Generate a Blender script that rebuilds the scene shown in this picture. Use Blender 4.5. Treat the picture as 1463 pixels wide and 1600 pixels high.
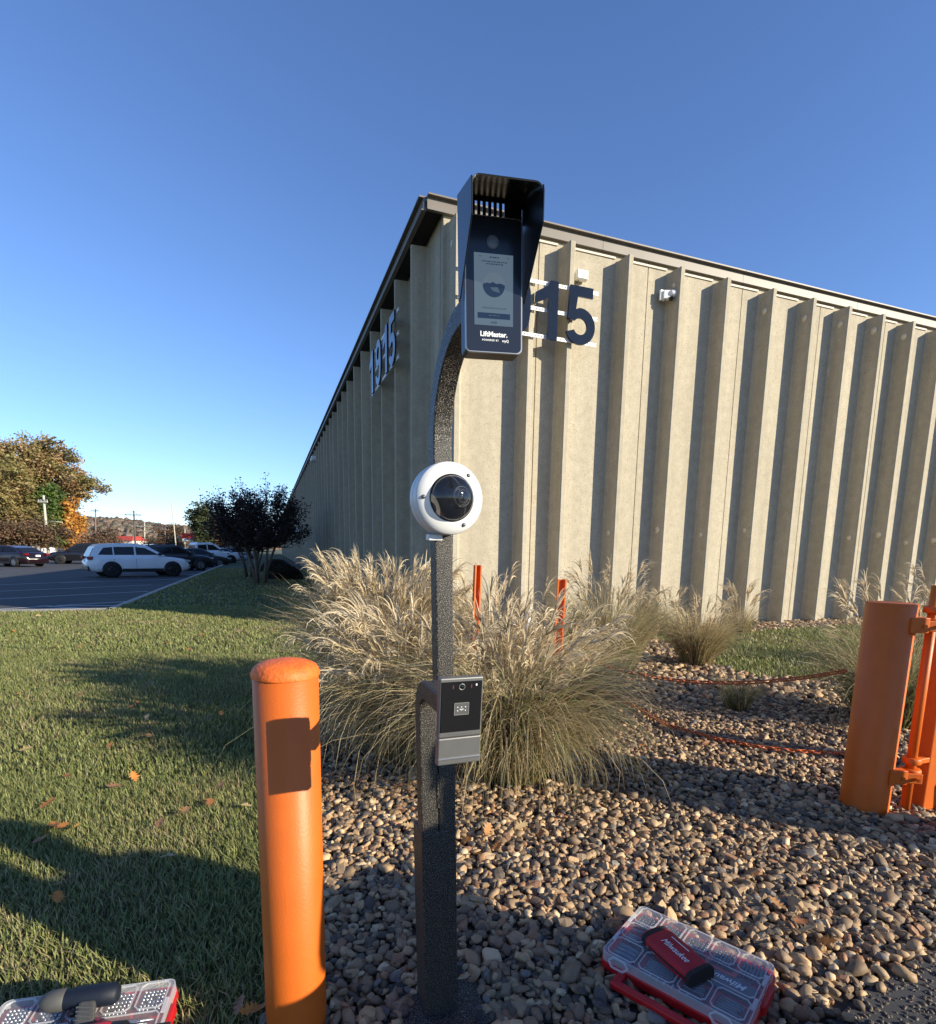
import bpy, bmesh, math, random
import numpy as np
from mathutils import Vector, Matrix
random.seed(7); rng = np.random.default_rng(11)
R = math.radians
scene = bpy.context.scene
for _o in list(bpy.data.objects): bpy.data.objects.remove(_o)
COL = scene.collection

# ------------------------------------------------------------------ camera
FPX, CX, CY, EYE = 851.3, 731.5, 989.6, 1.45
PITCH, ROLL, YAW = R(8.705), R(0.8647), R(-20.054)
cp, sp, cr, sr = math.cos(PITCH), math.sin(PITCH), math.cos(ROLL), math.sin(ROLL)
CM = np.array([[cr, -sr, 0], [sr, cr, 0], [0, 0, 1]]) @ np.array([[1, 0, 0], [0, -sp, -cp], [0, cp, -sp]])
cam_d = bpy.data.cameras.new('camera'); cam = bpy.data.objects.new('camera', cam_d); COL.objects.link(cam)
cam_d.sensor_fit = 'HORIZONTAL'; cam_d.sensor_width = 36; cam_d.lens = 36 * FPX / 1463
cam_d.shift_x = 0.0; cam_d.shift_y = (CY - 800) / 1463
cam_d.clip_start = 0.05; cam_d.clip_end = 6000
mw = Matrix.Identity(4)
for i in range(3):
    mw[i][0], mw[i][1], mw[i][2] = CM[0][i], -CM[1][i], -CM[2][i]
mw.translation = (0, 0, EYE)
cam.matrix_world = mw
scene.camera = cam

# ------------------------------------------------------------------ sky, sun, exposure
SUN_AZ, SUN_EL = R(114.0), R(19.1)          # azimuth clockwise from +Y
world = bpy.data.worlds.new('World'); scene.world = world; world.use_nodes = True
wn = world.node_tree; wn.nodes.clear()
sky = wn.nodes.new('ShaderNodeTexSky'); sky.sky_type = 'NISHITA'; sky.sun_disc = False
sky.sun_elevation = SUN_EL; sky.sun_rotation = SUN_AZ
sky.altitude = 0; sky.air_density = 1.0; sky.dust_density = 0.0; sky.ozone_density = 5.0
bg = wn.nodes.new('ShaderNodeBackground'); bg.inputs[1].default_value = 0.124
wo = wn.nodes.new('ShaderNodeOutputWorld')
tint = wn.nodes.new('ShaderNodeMix'); tint.data_type = 'RGBA'; tint.blend_type = 'MULTIPLY'; tint.inputs[0].default_value = 1.0   # white balance of the whole sky
tint.inputs[7].default_value = (0.99, 0.965, 1.09, 1); wn.links.new(sky.outputs[0], tint.inputs[6]); wn.links.new(tint.outputs[2], bg.inputs[0]); wn.links.new(bg.outputs[0], wo.inputs[0])
sun_d = bpy.data.lights.new('sun', 'SUN'); sun_d.energy = 5.0; sun_d.angle = R(0.5); sun_d.color = (1.0, 0.90, 0.71)
sun = bpy.data.objects.new('sun', sun_d); COL.objects.link(sun)
SUNV = Vector((math.sin(SUN_AZ) * math.cos(SUN_EL), math.cos(SUN_AZ) * math.cos(SUN_EL), math.sin(SUN_EL)))
sun.rotation_euler = (-SUNV).to_track_quat('-Z', 'Y').to_euler(); sun.location = (12, -6, 9)
vs = scene.view_settings
vs.view_transform = 'Standard'; vs.look = 'None'; vs.exposure = 0.74; vs.gamma = 1.0
vs.use_curve_mapping = False
scene.render.engine = 'CYCLES'
scene.cycles.max_bounces = 6; scene.cycles.transparent_max_bounces = 8; scene.cycles.use_denoising = True

# ------------------------------------------------------------------ geometry of the view (used to survey points of the place)
DL = np.array([math.sin(YAW), math.cos(YAW), 0.0]); DR = np.array([math.cos(YAW), -math.sin(YAW), 0.0])
E0 = np.array([0, 0, EYE])
def ray(x, y): return CM.T @ np.array([(x - CX) / FPX, (y - CY) / FPX, 1.0])
def gp(x, y, z=0.0):
    d = ray(x, y); t = (z - EYE) / d[2]; return np.array([d[0] * t, d[1] * t, z])
def at(x, y, Y):
    d = ray(x, y); t = Y / d[1]; return np.array([d[0] * t, Y, EYE + d[2] * t])
def pl(x, y, P, n):
    d = ray(x, y); t = (np.array(P) - E0) @ n / (d @ n); return d * t + E0
def proj(P):
    c = (np.atleast_2d(P) - E0) @ CM.T
    return CX + FPX * c[:, 0] / c[:, 2], CY + FPX * c[:, 1] / c[:, 2], c[:, 2]

# ------------------------------------------------------------------ object helpers
def tag(o, label=None, cat=None, group=None, kind=None):
    if label: o['label'] = label
    if cat: o['category'] = cat
    if group: o['group'] = group
    if kind: o['kind'] = kind
    return o
def empty(name, loc=(0, 0, 0), rot=(0, 0, 0)):
    o = bpy.data.objects.new(name, None); COL.objects.link(o)
    o.location = loc; o.rotation_euler = rot; o.empty_display_size = 0.1
    return o
def link(name, me, parent=None, loc=None, rot=None):
    o = bpy.data.objects.new(name, me); COL.objects.link(o)
    if parent: o.parent = parent
    if loc is not None: o.location = loc
    if rot is not None: o.rotation_euler = rot
    return o
def copy_tree(o, parent=None):
    c = o.copy(); COL.objects.link(c); c.parent = parent
    for ch in list(o.children): copy_tree(ch, c)
    return c
def bevel(o, w, seg=2):
    m = o.modifiers.new('bevel', 'BEVEL'); m.width = w; m.segments = seg; m.limit_method = 'ANGLE'; m.angle_limit = R(40)
    return o

class MB:
    """collects shapes, links them as one mesh object"""
    def __init__(s): s.v = []; s.f = []; s.sm = []
    def add(s, vs, fs, smooth=False):
        b = len(s.v); s.v += [tuple(map(float, p)) for p in vs]
        for f in fs: s.f.append(tuple(b + i for i in f)); s.sm.append(smooth)
        return s
    def box(s, c, d, rz=0.0, rx=0.0, ry=0.0):
        x, y, z = d[0] / 2, d[1] / 2, d[2] / 2
        m = Matrix.Rotation(rz, 3, 'Z') @ Matrix.Rotation(ry, 3, 'Y') @ Matrix.Rotation(rx, 3, 'X')
        vs = [m @ Vector(p) + Vector(c) for p in [(-x, -y, -z), (x, -y, -z), (x, y, -z), (-x, y, -z), (-x, -y, z), (x, -y, z), (x, y, z), (-x, y, z)]]
        return s.add(vs, [(0, 3, 2, 1), (4, 5, 6, 7), (0, 1, 5, 4), (1, 2, 6, 5), (2, 3, 7, 6), (3, 0, 4, 7)])
    def prism(s, poly, lo, hi, axis='z'):
        n = len(poly)
        def P(a, b, h): return {'z': (a, b, h), 'y': (a, h, b), 'x': (h, a, b)}[axis]
        vs = [P(a, b, lo) for a, b in poly] + [P(a, b, hi) for a, b in poly]
        fs = [tuple(range(n))[::-1], tuple(range(n, 2 * n))] + [(i, (i + 1) % n, n + (i + 1) % n, n + i) for i in range(n)]
        if axis == 'y': fs = [f[::-1] for f in fs]
        return s.add(vs, fs)
    def tube(s, path, r, n=10, caps=True, smooth=True):
        path = [Vector(p) for p in path]; k = len(path)
        rs = r if hasattr(r, '__len__') else [r] * k
        t0 = (path[1] - path[0]).normalized()
        up = Vector((0, 0, 1)) if abs(t0.z) < 0.9 else Vector((1, 0, 0))
        a = t0.cross(up).normalized(); vs = []
        for i, p in enumerate(path):
            t = (path[min(i + 1, k - 1)] - path[max(i - 1, 0)]).normalized()
            a = (a - t * a.dot(t)).normalized(); b = t.cross(a)
            for j in range(n):
                w = 2 * math.pi * j / n
                vs.append(p + (a * math.cos(w) + b * math.sin(w)) * rs[i])
        fs = [(i * n + j, i * n + (j + 1) % n, (i + 1) * n + (j + 1) % n, (i + 1) * n + j) for i in range(k - 1) for j in range(n)]
        b0 = len(s.v); s.add(vs, fs, smooth)
        if caps:
            s.f.append(tuple(b0 + j for j in range(n))[::-1]); s.sm.append(False)
            s.f.append(tuple(b0 + (k - 1) * n + j for j in range(n))); s.sm.append(False)
        return s
    def rtube(s, path, u, w, h):
        """rectangular tube along a path lying in a plane with fixed side vector u (width w), height h"""
        path = [Vector(p) for p in path]; u = Vector(u); k = len(path); vs = []
        for i, p in enumerate(path):
            t = (path[min(i + 1, k - 1)] - path[max(i - 1, 0)]).normalized(); b = u.cross(t).normalized()
            for a, c in ((-1, -1), (1, -1), (1, 1), (-1, 1)): vs.append(p + u * (a * w / 2) + b * (c * h / 2))
        fs = [(i * 4 + j, i * 4 + (j + 1) % 4, (i + 1) * 4 + (j + 1) % 4, (i + 1) * 4 + j) for i in range(k - 1) for j in range(4)]
        fs += [(3, 2, 1, 0), tuple((k - 1) * 4 + j for j in range(4))]
        return s.add(vs, fs)
    def lathe(s, prof, n=24, c=(0, 0, 0), axis='z', smooth=True):
        """prof: (radius, height) list; closed with poles when radius is 0"""
        vs = []; rows = []
        def P(r, h, w):
            a, b = r * math.cos(w), r * math.sin(w)
            p = {'z': (a, b, h), 'y': (a, h, b), 'x': (h, a, b)}[axis]
            return (p[0] + c[0], p[1] + c[1], p[2] + c[2])
        for r, h in prof:
            if r < 1e-6: rows.append([len(vs)]); vs.append(P(0, h, 0))
            else:
                rows.append(list(range(len(vs), len(vs) + n))); vs += [P(r, h, 2 * math.pi * j / n) for j in range(n)]
        fs = []
        for A, B in zip(rows, rows[1:]):
            for j in range(n):
                k = (j + 1) % n
                if len(A) == 1 and len(B) == 1: continue
                if len(A) == 1: fs.append((A[0], B[k], B[j]))
                elif len(B) == 1: fs.append((A[j], A[k], B[0]))
                else: fs.append((A[j], A[k], B[k], B[j]))
        if axis == 'y': fs = [f[::-1] for f in fs]
        return s.add(vs, fs, smooth)
    def mesh(s, name, mat=None):
        me = bpy.data.meshes.new(name); me.from_pydata(s.v, [], s.f)
        me.polygons.foreach_set('use_smooth', s.sm)
        if mat: me.materials.append(mat)
        bm = bmesh.new(); bm.from_mesh(me); bmesh.ops.recalc_face_normals(bm, faces=bm.faces); bm.to_mesh(me); bm.free()
        me.update(); return me
    def build(s, name, mat=None, parent=None, loc=None, rot=None, bev=0, seg=2):
        o = link(name, s.mesh(name, mat), parent, loc, rot)
        if bev: bevel(o, bev, seg)
        return o

def np_mesh(name, V, quads=None, tris=None, col=None, mat=None, smooth=False):
    """big mesh straight from arrays; col = one colour per vertex"""
    me = bpy.data.meshes.new(name); V = np.asarray(V, np.float32)
    me.vertices.add(len(V)); me.vertices.foreach_set('co', V.ravel())
    idx = []; starts = []; n0 = 0
    for F in (quads, tris):
        if F is None or len(F) == 0: continue
        F = np.asarray(F, np.int32); k = F.shape[1]
        idx.append(F.ravel()); starts.append(n0 + np.arange(len(F)) * k); n0 += F.size
    idx = np.concatenate(idx); starts = np.concatenate(starts)
    me.loops.add(len(idx)); me.loops.foreach_set('vertex_index', idx)
    me.polygons.add(len(starts)); me.polygons.foreach_set('loop_start', starts)
    me.polygons.foreach_set('use_smooth', np.full(len(starts), smooth) if not hasattr(smooth, '__len__') else np.asarray(smooth))
    if col is not None:
        a = me.color_attributes.new('Col', 'FLOAT_COLOR', 'POINT')
        c = np.ones((len(V), 4), np.float32); c[:, :3] = col; a.data.foreach_set('color', c.ravel())
    if mat: me.materials.append(mat)
    me.update(calc_edges=True); return me

def text_mesh(body, size, mat, depth=0.0005, shear=0.0, bold=0.0, align='CENTER', spacing=1.0):
    cu = bpy.data.curves.new('lettering', 'FONT'); cu.body = body; cu.size = size; cu.extrude = depth; cu.shear = shear
    cu.offset = bold; cu.align_x = align; cu.align_y = 'CENTER'; cu.space_character = spacing; cu.resolution_u = 3
    o = bpy.data.objects.new('lettering', cu); COL.objects.link(o)
    dg = bpy.context.evaluated_depsgraph_get(); me = bpy.data.meshes.new_from_object(o.evaluated_get(dg))
    bpy.data.objects.remove(o); bpy.data.curves.remove(cu)
    me.materials.clear(); me.materials.append(mat); return me

# ------------------------------------------------------------------ materials
MATS = {}
def mat(name, col, rough=0.6, metal=0.0, var=0.0, vs=6.0, bump=0.0, bs=60.0, attr=False, spec=0.5, coat=0.0, trans=0.0, ior=1.45, alpha=1.0, streak=0.0, speck=None, tl=0.0, detail=6.0):
    """procedural principled material: base colour broken by noise, optional colour attribute, bump, streaks and specks"""
    if name in MATS: return MATS[name]
    m = bpy.data.materials.new(name); m.use_nodes = True; nt = m.node_tree; N = nt.nodes; Lk = nt.links
    b = N['Principled BSDF']; out = N['Material Output']
    b.inputs['Roughness'].default_value = rough; b.inputs['Metallic'].default_value = metal
    b.inputs['Specular IOR Level'].default_value = spec; b.inputs['Coat Weight'].default_value = coat
    b.inputs['Transmission Weight'].default_value = trans; b.inputs['IOR'].default_value = ior; b.inputs['Alpha'].default_value = alpha
    tc = N.new('ShaderNodeTexCoord'); cur = None
    def noise(scale, det=detail, mapping=None):
        n = N.new('ShaderNodeTexNoise'); n.inputs['Scale'].default_value = scale; n.inputs['Detail'].default_value = det
        if mapping:
            mp = N.new('ShaderNodeMapping'); mp.inputs['Scale'].default_value = mapping; Lk.new(tc.outputs['Object'], mp.inputs[0]); Lk.new(mp.outputs[0], n.inputs[0])
        else: Lk.new(tc.outputs['Object'], n.inputs[0])
        return n
    def mixc(fac, a, bb, mode='MIX'):
        x = N.new('ShaderNodeMix'); x.data_type = 'RGBA'; x.blend_type = mode
        for s_, v in ((x.inputs[0], fac), (x.inputs[6], a), (x.inputs[7], bb)):
            if hasattr(v, 'is_linked'): Lk.new(v, s_)
            elif isinstance(v, (int, float)): s_.default_value = v
            else: s_.default_value = (*v, 1)
        return x.outputs[2]
    if attr:
        a = N.new('ShaderNodeAttribute'); a.attribute_name = 'Col'; cur = a.outputs['Color']
    if var > 0:
        n = noise(vs); rp = N.new('ShaderNodeMapRange'); rp.inputs[1].default_value = 0.3; rp.inputs[2].default_value = 0.7
        rp.inputs[3].default_value = 1 - var; rp.inputs[4].default_value = 1 + var; Lk.new(n.outputs[0], rp.inputs[0])
        cur = mixc(1.0, cur if cur is not None else col, rp.outputs[0], 'MULTIPLY')
    if streak > 0:
        n = noise(1.0, 5.0, (5.0, 5.0, 0.35)); rp = N.new('ShaderNodeMapRange'); rp.inputs[1].default_value = 0.35; rp.inputs[2].default_value = 0.68
        rp.inputs[3].default_value = 1 - streak; rp.inputs[4].default_value = 1 + streak * 0.4; Lk.new(n.outputs[0], rp.inputs[0])
        cur = mixc(1.0, cur if cur is not None else col, rp.outputs[0], 'MULTIPLY')
    if speck:
        sc, thr, scol = speck
        v = noise(sc, 2.0); rp = N.new('ShaderNodeMapRange'); rp.inputs[1].default_value = thr; rp.inputs[2].default_value = thr + 0.05
        Lk.new(v.outputs[0], rp.inputs[0]); cur = mixc(rp.outputs[0], cur if cur is not None else col, scol)
    if cur is None: b.inputs['Base Color'].default_value = (*col, 1)
    else: Lk.new(cur, b.inputs['Base Color'])
    if bump > 0:
        n = noise(bs, 4.0); bp = N.new('ShaderNodeBump'); bp.inputs['Strength'].default_value = min(1.0, bump); bp.inputs['Distance'].default_value = 0.02 if bs < 30 else 0.004
        Lk.new(n.outputs[0], bp.inputs['Height']); Lk.new(bp.outputs[0], b.inputs['Normal'])
    if tl > 0:
        t = N.new('ShaderNodeBsdfTranslucent'); mx = N.new('ShaderNodeMixShader'); mx.inputs[0].default_value = tl
        if cur is None: t.inputs[0].default_value = (*col, 1)
        else: Lk.new(cur, t.inputs[0])
        Lk.new(b.outputs[0], mx.inputs[1]); Lk.new(t.outputs[0], mx.inputs[2]); Lk.new(mx.outputs[0], out.inputs[0])
    MATS[name] = m; return m

m_orange = mat('orange_paint', (0.60, 0.124, 0.012), 0.46, var=0.06, vs=9, streak=0.07, speck=(38.0, 0.74, (0.42, 0.09, 0.014)), bump=0.16, bs=150, spec=0.45)
m_orange_rust = mat('worn_orange_paint', (0.46, 0.10, 0.018), 0.5, var=0.3, vs=30, bump=0.3, bs=70)
m_black = mat('black_plastic', (0.012, 0.012, 0.013), 0.42, var=0.2, vs=30, bump=0.05, bs=300)
m_blackgloss = mat('black_gloss', (0.01, 0.012, 0.016), 0.12, var=0.1, vs=4)
m_powder = mat('textured_black_powder_coat', (0.013, 0.012, 0.011), 0.45, speck=(400.0, 0.56, (0.25, 0.22, 0.175)), bump=0.4, bs=420)
m_darkgrey = mat('dark_grey_metal', (0.085, 0.088, 0.092), 0.42, metal=0.4, var=0.06, vs=20)
m_grey = mat('grey_metal', (0.30, 0.30, 0.29), 0.45, metal=0.6, var=0.08, vs=20)
m_white = mat('white_plastic', (0.80, 0.80, 0.78), 0.35, var=0.03, vs=8)
m_concrete = mat('tan_precast_concrete', (0.43, 0.38, 0.285), 0.9, var=0.09, vs=7.0, streak=0.12, bump=0.8, bs=45, speck=(48.0, 0.585, (0.33, 0.285, 0.205)))
m_fascia = mat('taupe_metal_fascia', (0.17, 0.148, 0.125), 0.5, var=0.06, vs=3)
m_soffit = mat('dark_soffit', (0.02, 0.018, 0.016), 0.8, var=0.2, vs=5)
m_kerb = mat('kerb_concrete', (0.42, 0.39, 0.34), 0.9, var=0.14, vs=4, bump=0.2, bs=80)
m_asphalt = mat('asphalt', (0.052, 0.052, 0.055), 0.9, var=0.25, vs=1.2, bump=0.22, bs=180, speck=(120.0, 0.66, (0.13, 0.125, 0.12)))
m_paintline = mat('white_road_paint', (0.62, 0.62, 0.60), 0.8, var=0.18, vs=14)
m_rubber = mat('rubber', (0.012, 0.012, 0.012), 0.8, var=0.2, vs=20)
m_glass_dark = mat('tinted_car_glass', (0.010, 0.011, 0.013), 0.08, var=0.05, vs=2, spec=0.3)
m_rim = mat('alloy', (0.35, 0.35, 0.36), 0.35, metal=0.8, var=0.05, vs=20)
m_rimdark = mat('dark_alloy', (0.03, 0.03, 0.032), 0.35, metal=0.5, var=0.1, vs=20)
m_lampred = mat('red_lens', (0.22, 0.006, 0.008), 0.15, var=0.1, vs=20)
m_lampclear = mat('clear_lens', (0.50, 0.52, 0.55), 0.12, metal=0.3, var=0.1, vs=20)
m_bark = mat('bark', (0.16, 0.125, 0.095), 0.9, var=0.3, vs=14, bump=0.6, bs=40)
m_palebark = mat('pale_smooth_bark', (0.30, 0.25, 0.19), 0.8, var=0.35, vs=9, bump=0.3, bs=40)
m_leaf = mat('leaf', (0.1, 0.1, 0.05), 0.6, attr=True, var=0.12, vs=3, tl=0.25)
m_grassleaf = mat('grass_blade', (0.1, 0.12, 0.04), 0.55, attr=True, var=0.10, vs=4, tl=0.3)
m_straw = mat('dry_grass_blade', (0.4, 0.3, 0.16), 0.6, attr=True, var=0.12, vs=5, tl=0.35)
m_stone = mat('river_stone', (0.3, 0.25, 0.2), 0.62, attr=True, var=0.16, vs=45, bump=0.25, bs=120, speck=(210.0, 0.64, (0.30, 0.26, 0.21)))
m_red = mat('red_plastic', (0.50, 0.012, 0.016), 0.35, var=0.08, vs=15, bump=0.08, bs=200)
m_redcloth = mat('red_soft_shell', (0.42, 0.012, 0.022), 0.62, var=0.12, vs=25, bump=0.3, bs=260)
m_steel = mat('bright_steel', (0.55, 0.55, 0.55), 0.28, metal=0.9, var=0.1, vs=40)
m_steelblue = mat('dark_steel_bits', (0.16, 0.18, 0.22), 0.35, metal=0.7, var=0.15, vs=60)
m_wood = mat('utility_pole_wood', (0.20, 0.155, 0.115), 0.9, var=0.2, vs=10)
m_print = mat('white_print', (0.8, 0.8, 0.78), 0.5, var=0.02, vs=20)
m_printgrey = mat('grey_print', (0.10, 0.11, 0.12), 0.5, var=0.02, vs=20)
# ================================================================== SETTING
def sheet(name, poly, z, m, cols=None):
    me = bpy.data.meshes.new(name); me.from_pydata([(p[0], p[1], z) for p in poly], [], [tuple(range(len(poly)))])
    bm = bmesh.new(); bm.from_mesh(me); bmesh.ops.triangulate(bm, faces=bm.faces); bmesh.ops.recalc_face_normals(bm, faces=bm.faces)
    if sum(f.normal.z for f in bm.faces) < 0: bmesh.ops.reverse_faces(bm, faces=bm.faces)
    bm.to_mesh(me); bm.free(); me.materials.append(m)
    return tag(link(name, me), kind='structure')
def inside(P, poly):
    P = np.asarray(P); x, y = P[:, 0], P[:, 1]; r = np.zeros(len(P), bool); n = len(poly)
    for i in range(n):
        (x1, y1), (x2, y2) = poly[i][:2], poly[(i + 1) % n][:2]
        if y1 == y2: continue
        c = ((y1 > y) != (y2 > y)) & (x < (x2 - x1) * (y - y1) / (y2 - y1) + x1); r ^= c
    return r
def value_noise(P, scale, seed=0):
    """smooth 2-D value noise in 0..1 for uneven growth and colour"""
    g = np.random.default_rng(seed).random((64, 64)); q = np.asarray(P)[:, :2] * scale + 1000.0
    i = np.floor(q).astype(int); f = q - i; f = f * f * (3 - 2 * f); a = i % 64; b = (i + 1) % 64
    return (g[a[:, 0], a[:, 1]] * (1 - f[:, 0]) + g[b[:, 0], a[:, 1]] * f[:, 0]) * (1 - f[:, 1]) + (g[a[:, 0], b[:, 1]] * (1 - f[:, 0]) + g[b[:, 0], b[:, 1]] * f[:, 0]) * f[:, 1]

m_field = mat('dull_field', (0.10, 0.105, 0.05), 0.95, var=0.25, vs=0.05)
m_lawn = mat('lawn_soil', (0.060, 0.070, 0.026), 0.95, var=0.35, vs=2.5, bump=0.5, bs=40)
m_bed = mat('bed_soil', (0.060, 0.048, 0.036), 0.95, var=0.3, vs=12, bump=0.6, bs=60)
m_mulch = mat('dark_mulch', (0.040, 0.030, 0.022), 0.95, var=0.35, vs=9, bump=0.7, bs=50)
m_road = mat('far_road', (0.12, 0.115, 0.11), 0.9, var=0.1, vs=0.4)

CB = np.array([-0.65, 8.72, 0.0])                         # corner of the warehouse (front planes of both walls)
K = np.array([-7.86, 11.91, 0.0]); KF = np.array([-0.951, -0.307, 0.0])   # kerb corner, kerb towards the left
sheet('ground', [(-2500, -400), (2500, -400), (2500, 2600), (-2500, 2600)], -0.32, m_field)
BED_LEFT = [(-0.30, -2.5), (-0.44, 0.8), (-0.60, 1.45), (-0.74, 2.1), (-0.90, 2.9), (-1.08, 3.6), (-1.30, 4.3), (-1.65, 5.3), (-1.9, 6.5), (-1.5, 7.9), (-0.85, 8.80)]
LAWN = [(-45, -6), (-0.30, -6)] + BED_LEFT + [tuple((CB + DL * 0.6 + DR * 0.2)[:2]), tuple((CB + DL * 140 + DR * 0.2)[:2]), tuple((K + DL * 135)[:2]), tuple(K[:2]), tuple((K + KF * 45)[:2])]
lawn = sheet('lawn', LAWN, 0.0, m_lawn)
DRIVE = [(0.62, 1.16), (1.16, 1.50), (1.46, 1.70), (1.75, 1.82), (2.6, 2.22), (4.2, 2.5), (7.0, 2.6), (14, 2.4), (14, -9), (-0.28, -9), (-0.28, 0.72)]
BED = [(-0.30, -9), (16, -9), (16, 15.0)] + [tuple((CB + DR * 17 + DL * 0.35)[:2]), tuple((CB + DR * 0.1 + DL * 0.35)[:2])] + BED_LEFT[::-1]
bed = sheet('gravel_bed', BED, 0.004, m_bed)
PATCH = [gp(x, y)[:2] for x, y in [(1012, 996), (1060, 1014), (1120, 1043), (1180, 1060), (1330, 1068)]] + [(5.6, 6.4), (8.5, 7.4), (13, 8.6), (13.2, 11.5)] + [gp(x, y)[:2] for x, y in [(1345, 978), (1230, 984), (1150, 990), (1040, 988)]]
lawn2 = sheet('side_lawn', PATCH, 0.010, m_lawn)
drive = sheet('driveway', DRIVE, 0.014, m_asphalt)

# parking lot below the kerb
LZ = -0.17
lot_far = [(-30.0 - 20, 120.0), (-90, 95), (-85, 20)]
LOT = [tuple((K + KF * 45)[:2]), tuple(K[:2]), tuple((K + DL * 135)[:2])] + lot_far
sheet('parking_lot', LOT, LZ, m_asphalt)
mb = MB()
def kerb_run(name, A, B, w=0.17, top=0.035):
    A = np.array(A); B = np.array(B); d = (B - A) / np.linalg.norm(B - A); n = np.array([-d[1], d[0], 0]) * w
    m_ = MB(); c = 0.02
    q = [(A[0], A[1]), (B[0], B[1]), (B[0] + n[0], B[1] + n[1]), (A[0] + n[0], A[1] + n[1])]
    m_.prism(q, LZ - 0.1, top)
    return tag(m_.build(name, m_kerb, bev=0.025), kind='structure')
# the kerb is cast in lengths with joints between
nk = 45
for i in range(nk):
    kerb_run('kerb', K + DL * (i * 3.0 + 0.008), K + DL * (i * 3.0 + 2.992))
for i in range(13):
    kerb_run('kerb', K + KF * (i * 3.0 + 3.0) - DL * 0.17 * 0 , K + KF * (i * 3.0 + 0.012), w=0.42)
# stall lines, angled to the kerb
SA = R(37.0); SD = np.array([math.sin(SA), math.cos(SA), 0]); SN = np.array([-SD[1], SD[0], 0])
def stripe(A, B, w=0.10):
    d = (B - A) / np.linalg.norm(B - A); n = np.array([-d[1], d[0], 0]) * w / 2
    return [A - n, B - n, B + n, A + n]
def line(A, B, w=0.10):
    q = stripe(np.array(A, float), np.array(B, float), w)
    return sheet('parking_line', q, LZ + 0.005, m_paintline)
for a, b in [((0, 924), (236, 914)), ((0, 936), (232, 924)), ((0, 914), (150, 908)), ((0, 952), (198, 940))]:
    A, B = gp(*a, LZ), gp(*b, LZ); line(A - (B - A) * 0.6, B)
for t in range(7):
    B = K + DL * (16.0 + t * 4.4) + np.array([-0.6, 0, 0]); line(B - SD * 5.2, B)
line(gp(58, 947, LZ), gp(190, 946.5, LZ)); line(gp(58, 947, LZ), gp(165, 952.5, LZ))
# planted island and road beyond the lot
isl = [gp(x, y, LZ)[:2] for x, y in [(-60, 876.5), (60, 875.2), (124, 872.6), (200, 868)]]
far = [(-80, 118), (-190, 60)]
sheet('island_verge', list(isl) + far, LZ + 0.06, mat('verge_grass', (0.085, 0.095, 0.035), 0.95, var=0.3, vs=0.6))
m_ = MB()
for p, q in zip(isl, isl[1:]):
    d = (np.array(q) - p) / np.linalg.norm(np.array(q) - p); n = np.array([d[1], -d[0]]) * 0.35
    m_.prism([tuple(p), tuple(q), tuple(q + n), tuple(p + n)], LZ - 0.1, LZ + 0.14)
tag(m_.build('island_kerb', m_kerb, bev=0.02), kind='structure')
sheet('road', [gp(x, y, LZ)[:2] for x, y in [(-120, 866), (380, 866.5), (380, 864.2), (-120, 862)]], LZ + 0.10, m_road)
sheet('mulch_bed', [tuple((np.array([-8.7, 22.6, 0]) + np.array([math.cos(w) * 2.9, math.sin(w) * 3.6, 0]) * (1 + 0.12 * math.sin(3 * w)))[:2]) for w in np.linspace(0, 2 * math.pi, 28)[:-1]], 0.006, m_mulch)
sheet('wall_bed', [tuple(p[:2]) for p in [CB + DL * 13 - DR * 1.6, CB + DL * 60 - DR * 1.5, CB + DL * 60 + DR * 0.2, CB + DL * 13 + DR * 0.2]], 0.008, m_mulch)

# wooded hills far off: ridge
def ridge(name, pts, dist, depth, seed):
    r_ = np.random.default_rng(seed); xs = np.linspace(pts[0][0], pts[-1][0], 140); V = []; nx = len(xs)
    zt = np.interp(xs, [p[0] for p in pts], [p[1] for p in pts]); rows = 9
    for j in range(rows):
        t = j / (rows - 1)
        for x, y in zip(xs, zt):
            top = at(x, y, dist)[2]; base = -2.0
            P = at(x, 850, dist - depth * (1 - t)); V.append((P[0], P[1], base + (top - base) * math.sin(t * math.pi / 2) + (r_.random() - 0.5) * 0.04 * top * t))
    F = [(j * nx + i, j * nx + i + 1, (j + 1) * nx + i + 1, (j + 1) * nx + i) for j in range(rows - 1) for i in range(nx - 1)]
    me = np_mesh(name, np.array(V), quads=np.array(F), mat=mat('far_wood_ground', (0.11, 0.085, 0.055), 0.95, var=0.3, vs=0.02), smooth=True)
    return tag(link(name, me), kind='structure'), np.array(V)
HPTS = [(-200, 806), (60, 812), (130, 813), (165, 815), (185, 815), (205, 818), (225, 821), (245, 823), (270, 829), (295, 826), (320, 836), (350, 842), (420, 848), (520, 850)]
hill, HV = ridge('hills', HPTS, 620.0, 220.0, 3)
# crowns on the hills as one far-off mass
def blob_mass(name, P, size, cols, seed):
    r_ = np.random.default_rng(seed)
    bm = bmesh.new(); bmesh.ops.create_icosphere(bm, subdivisions=1, radius=1.0); T = np.array([v.co[:] for v in bm.verts]); TF = np.array([[v.index for v in f.verts] for f in bm.faces]); bm.free()
    n = len(P); k = len(T); sc = size * (0.6 + 0.8 * r_.random((n, 1, 1))); J = 1 + 0.35 * (r_.random((n, k, 1)) - 0.5)
    V = P[:, None, :] + T[None] * sc * J * np.array([1.0, 1.0, 0.9]); F = (TF[None] + (np.arange(n) * k)[:, None, None]).reshape(-1, 3)
    c = np.array(cols)[r_.integers(0, len(cols), n)] * (0.75 + 0.5 * r_.random((n, 1))); C_ = np.repeat(c, k, 0)
    me = np_mesh(name, V.reshape(-1, 3), tris=F, col=C_, mat=m_leaf)
    return tag(link(name, me), kind='stuff')
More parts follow.
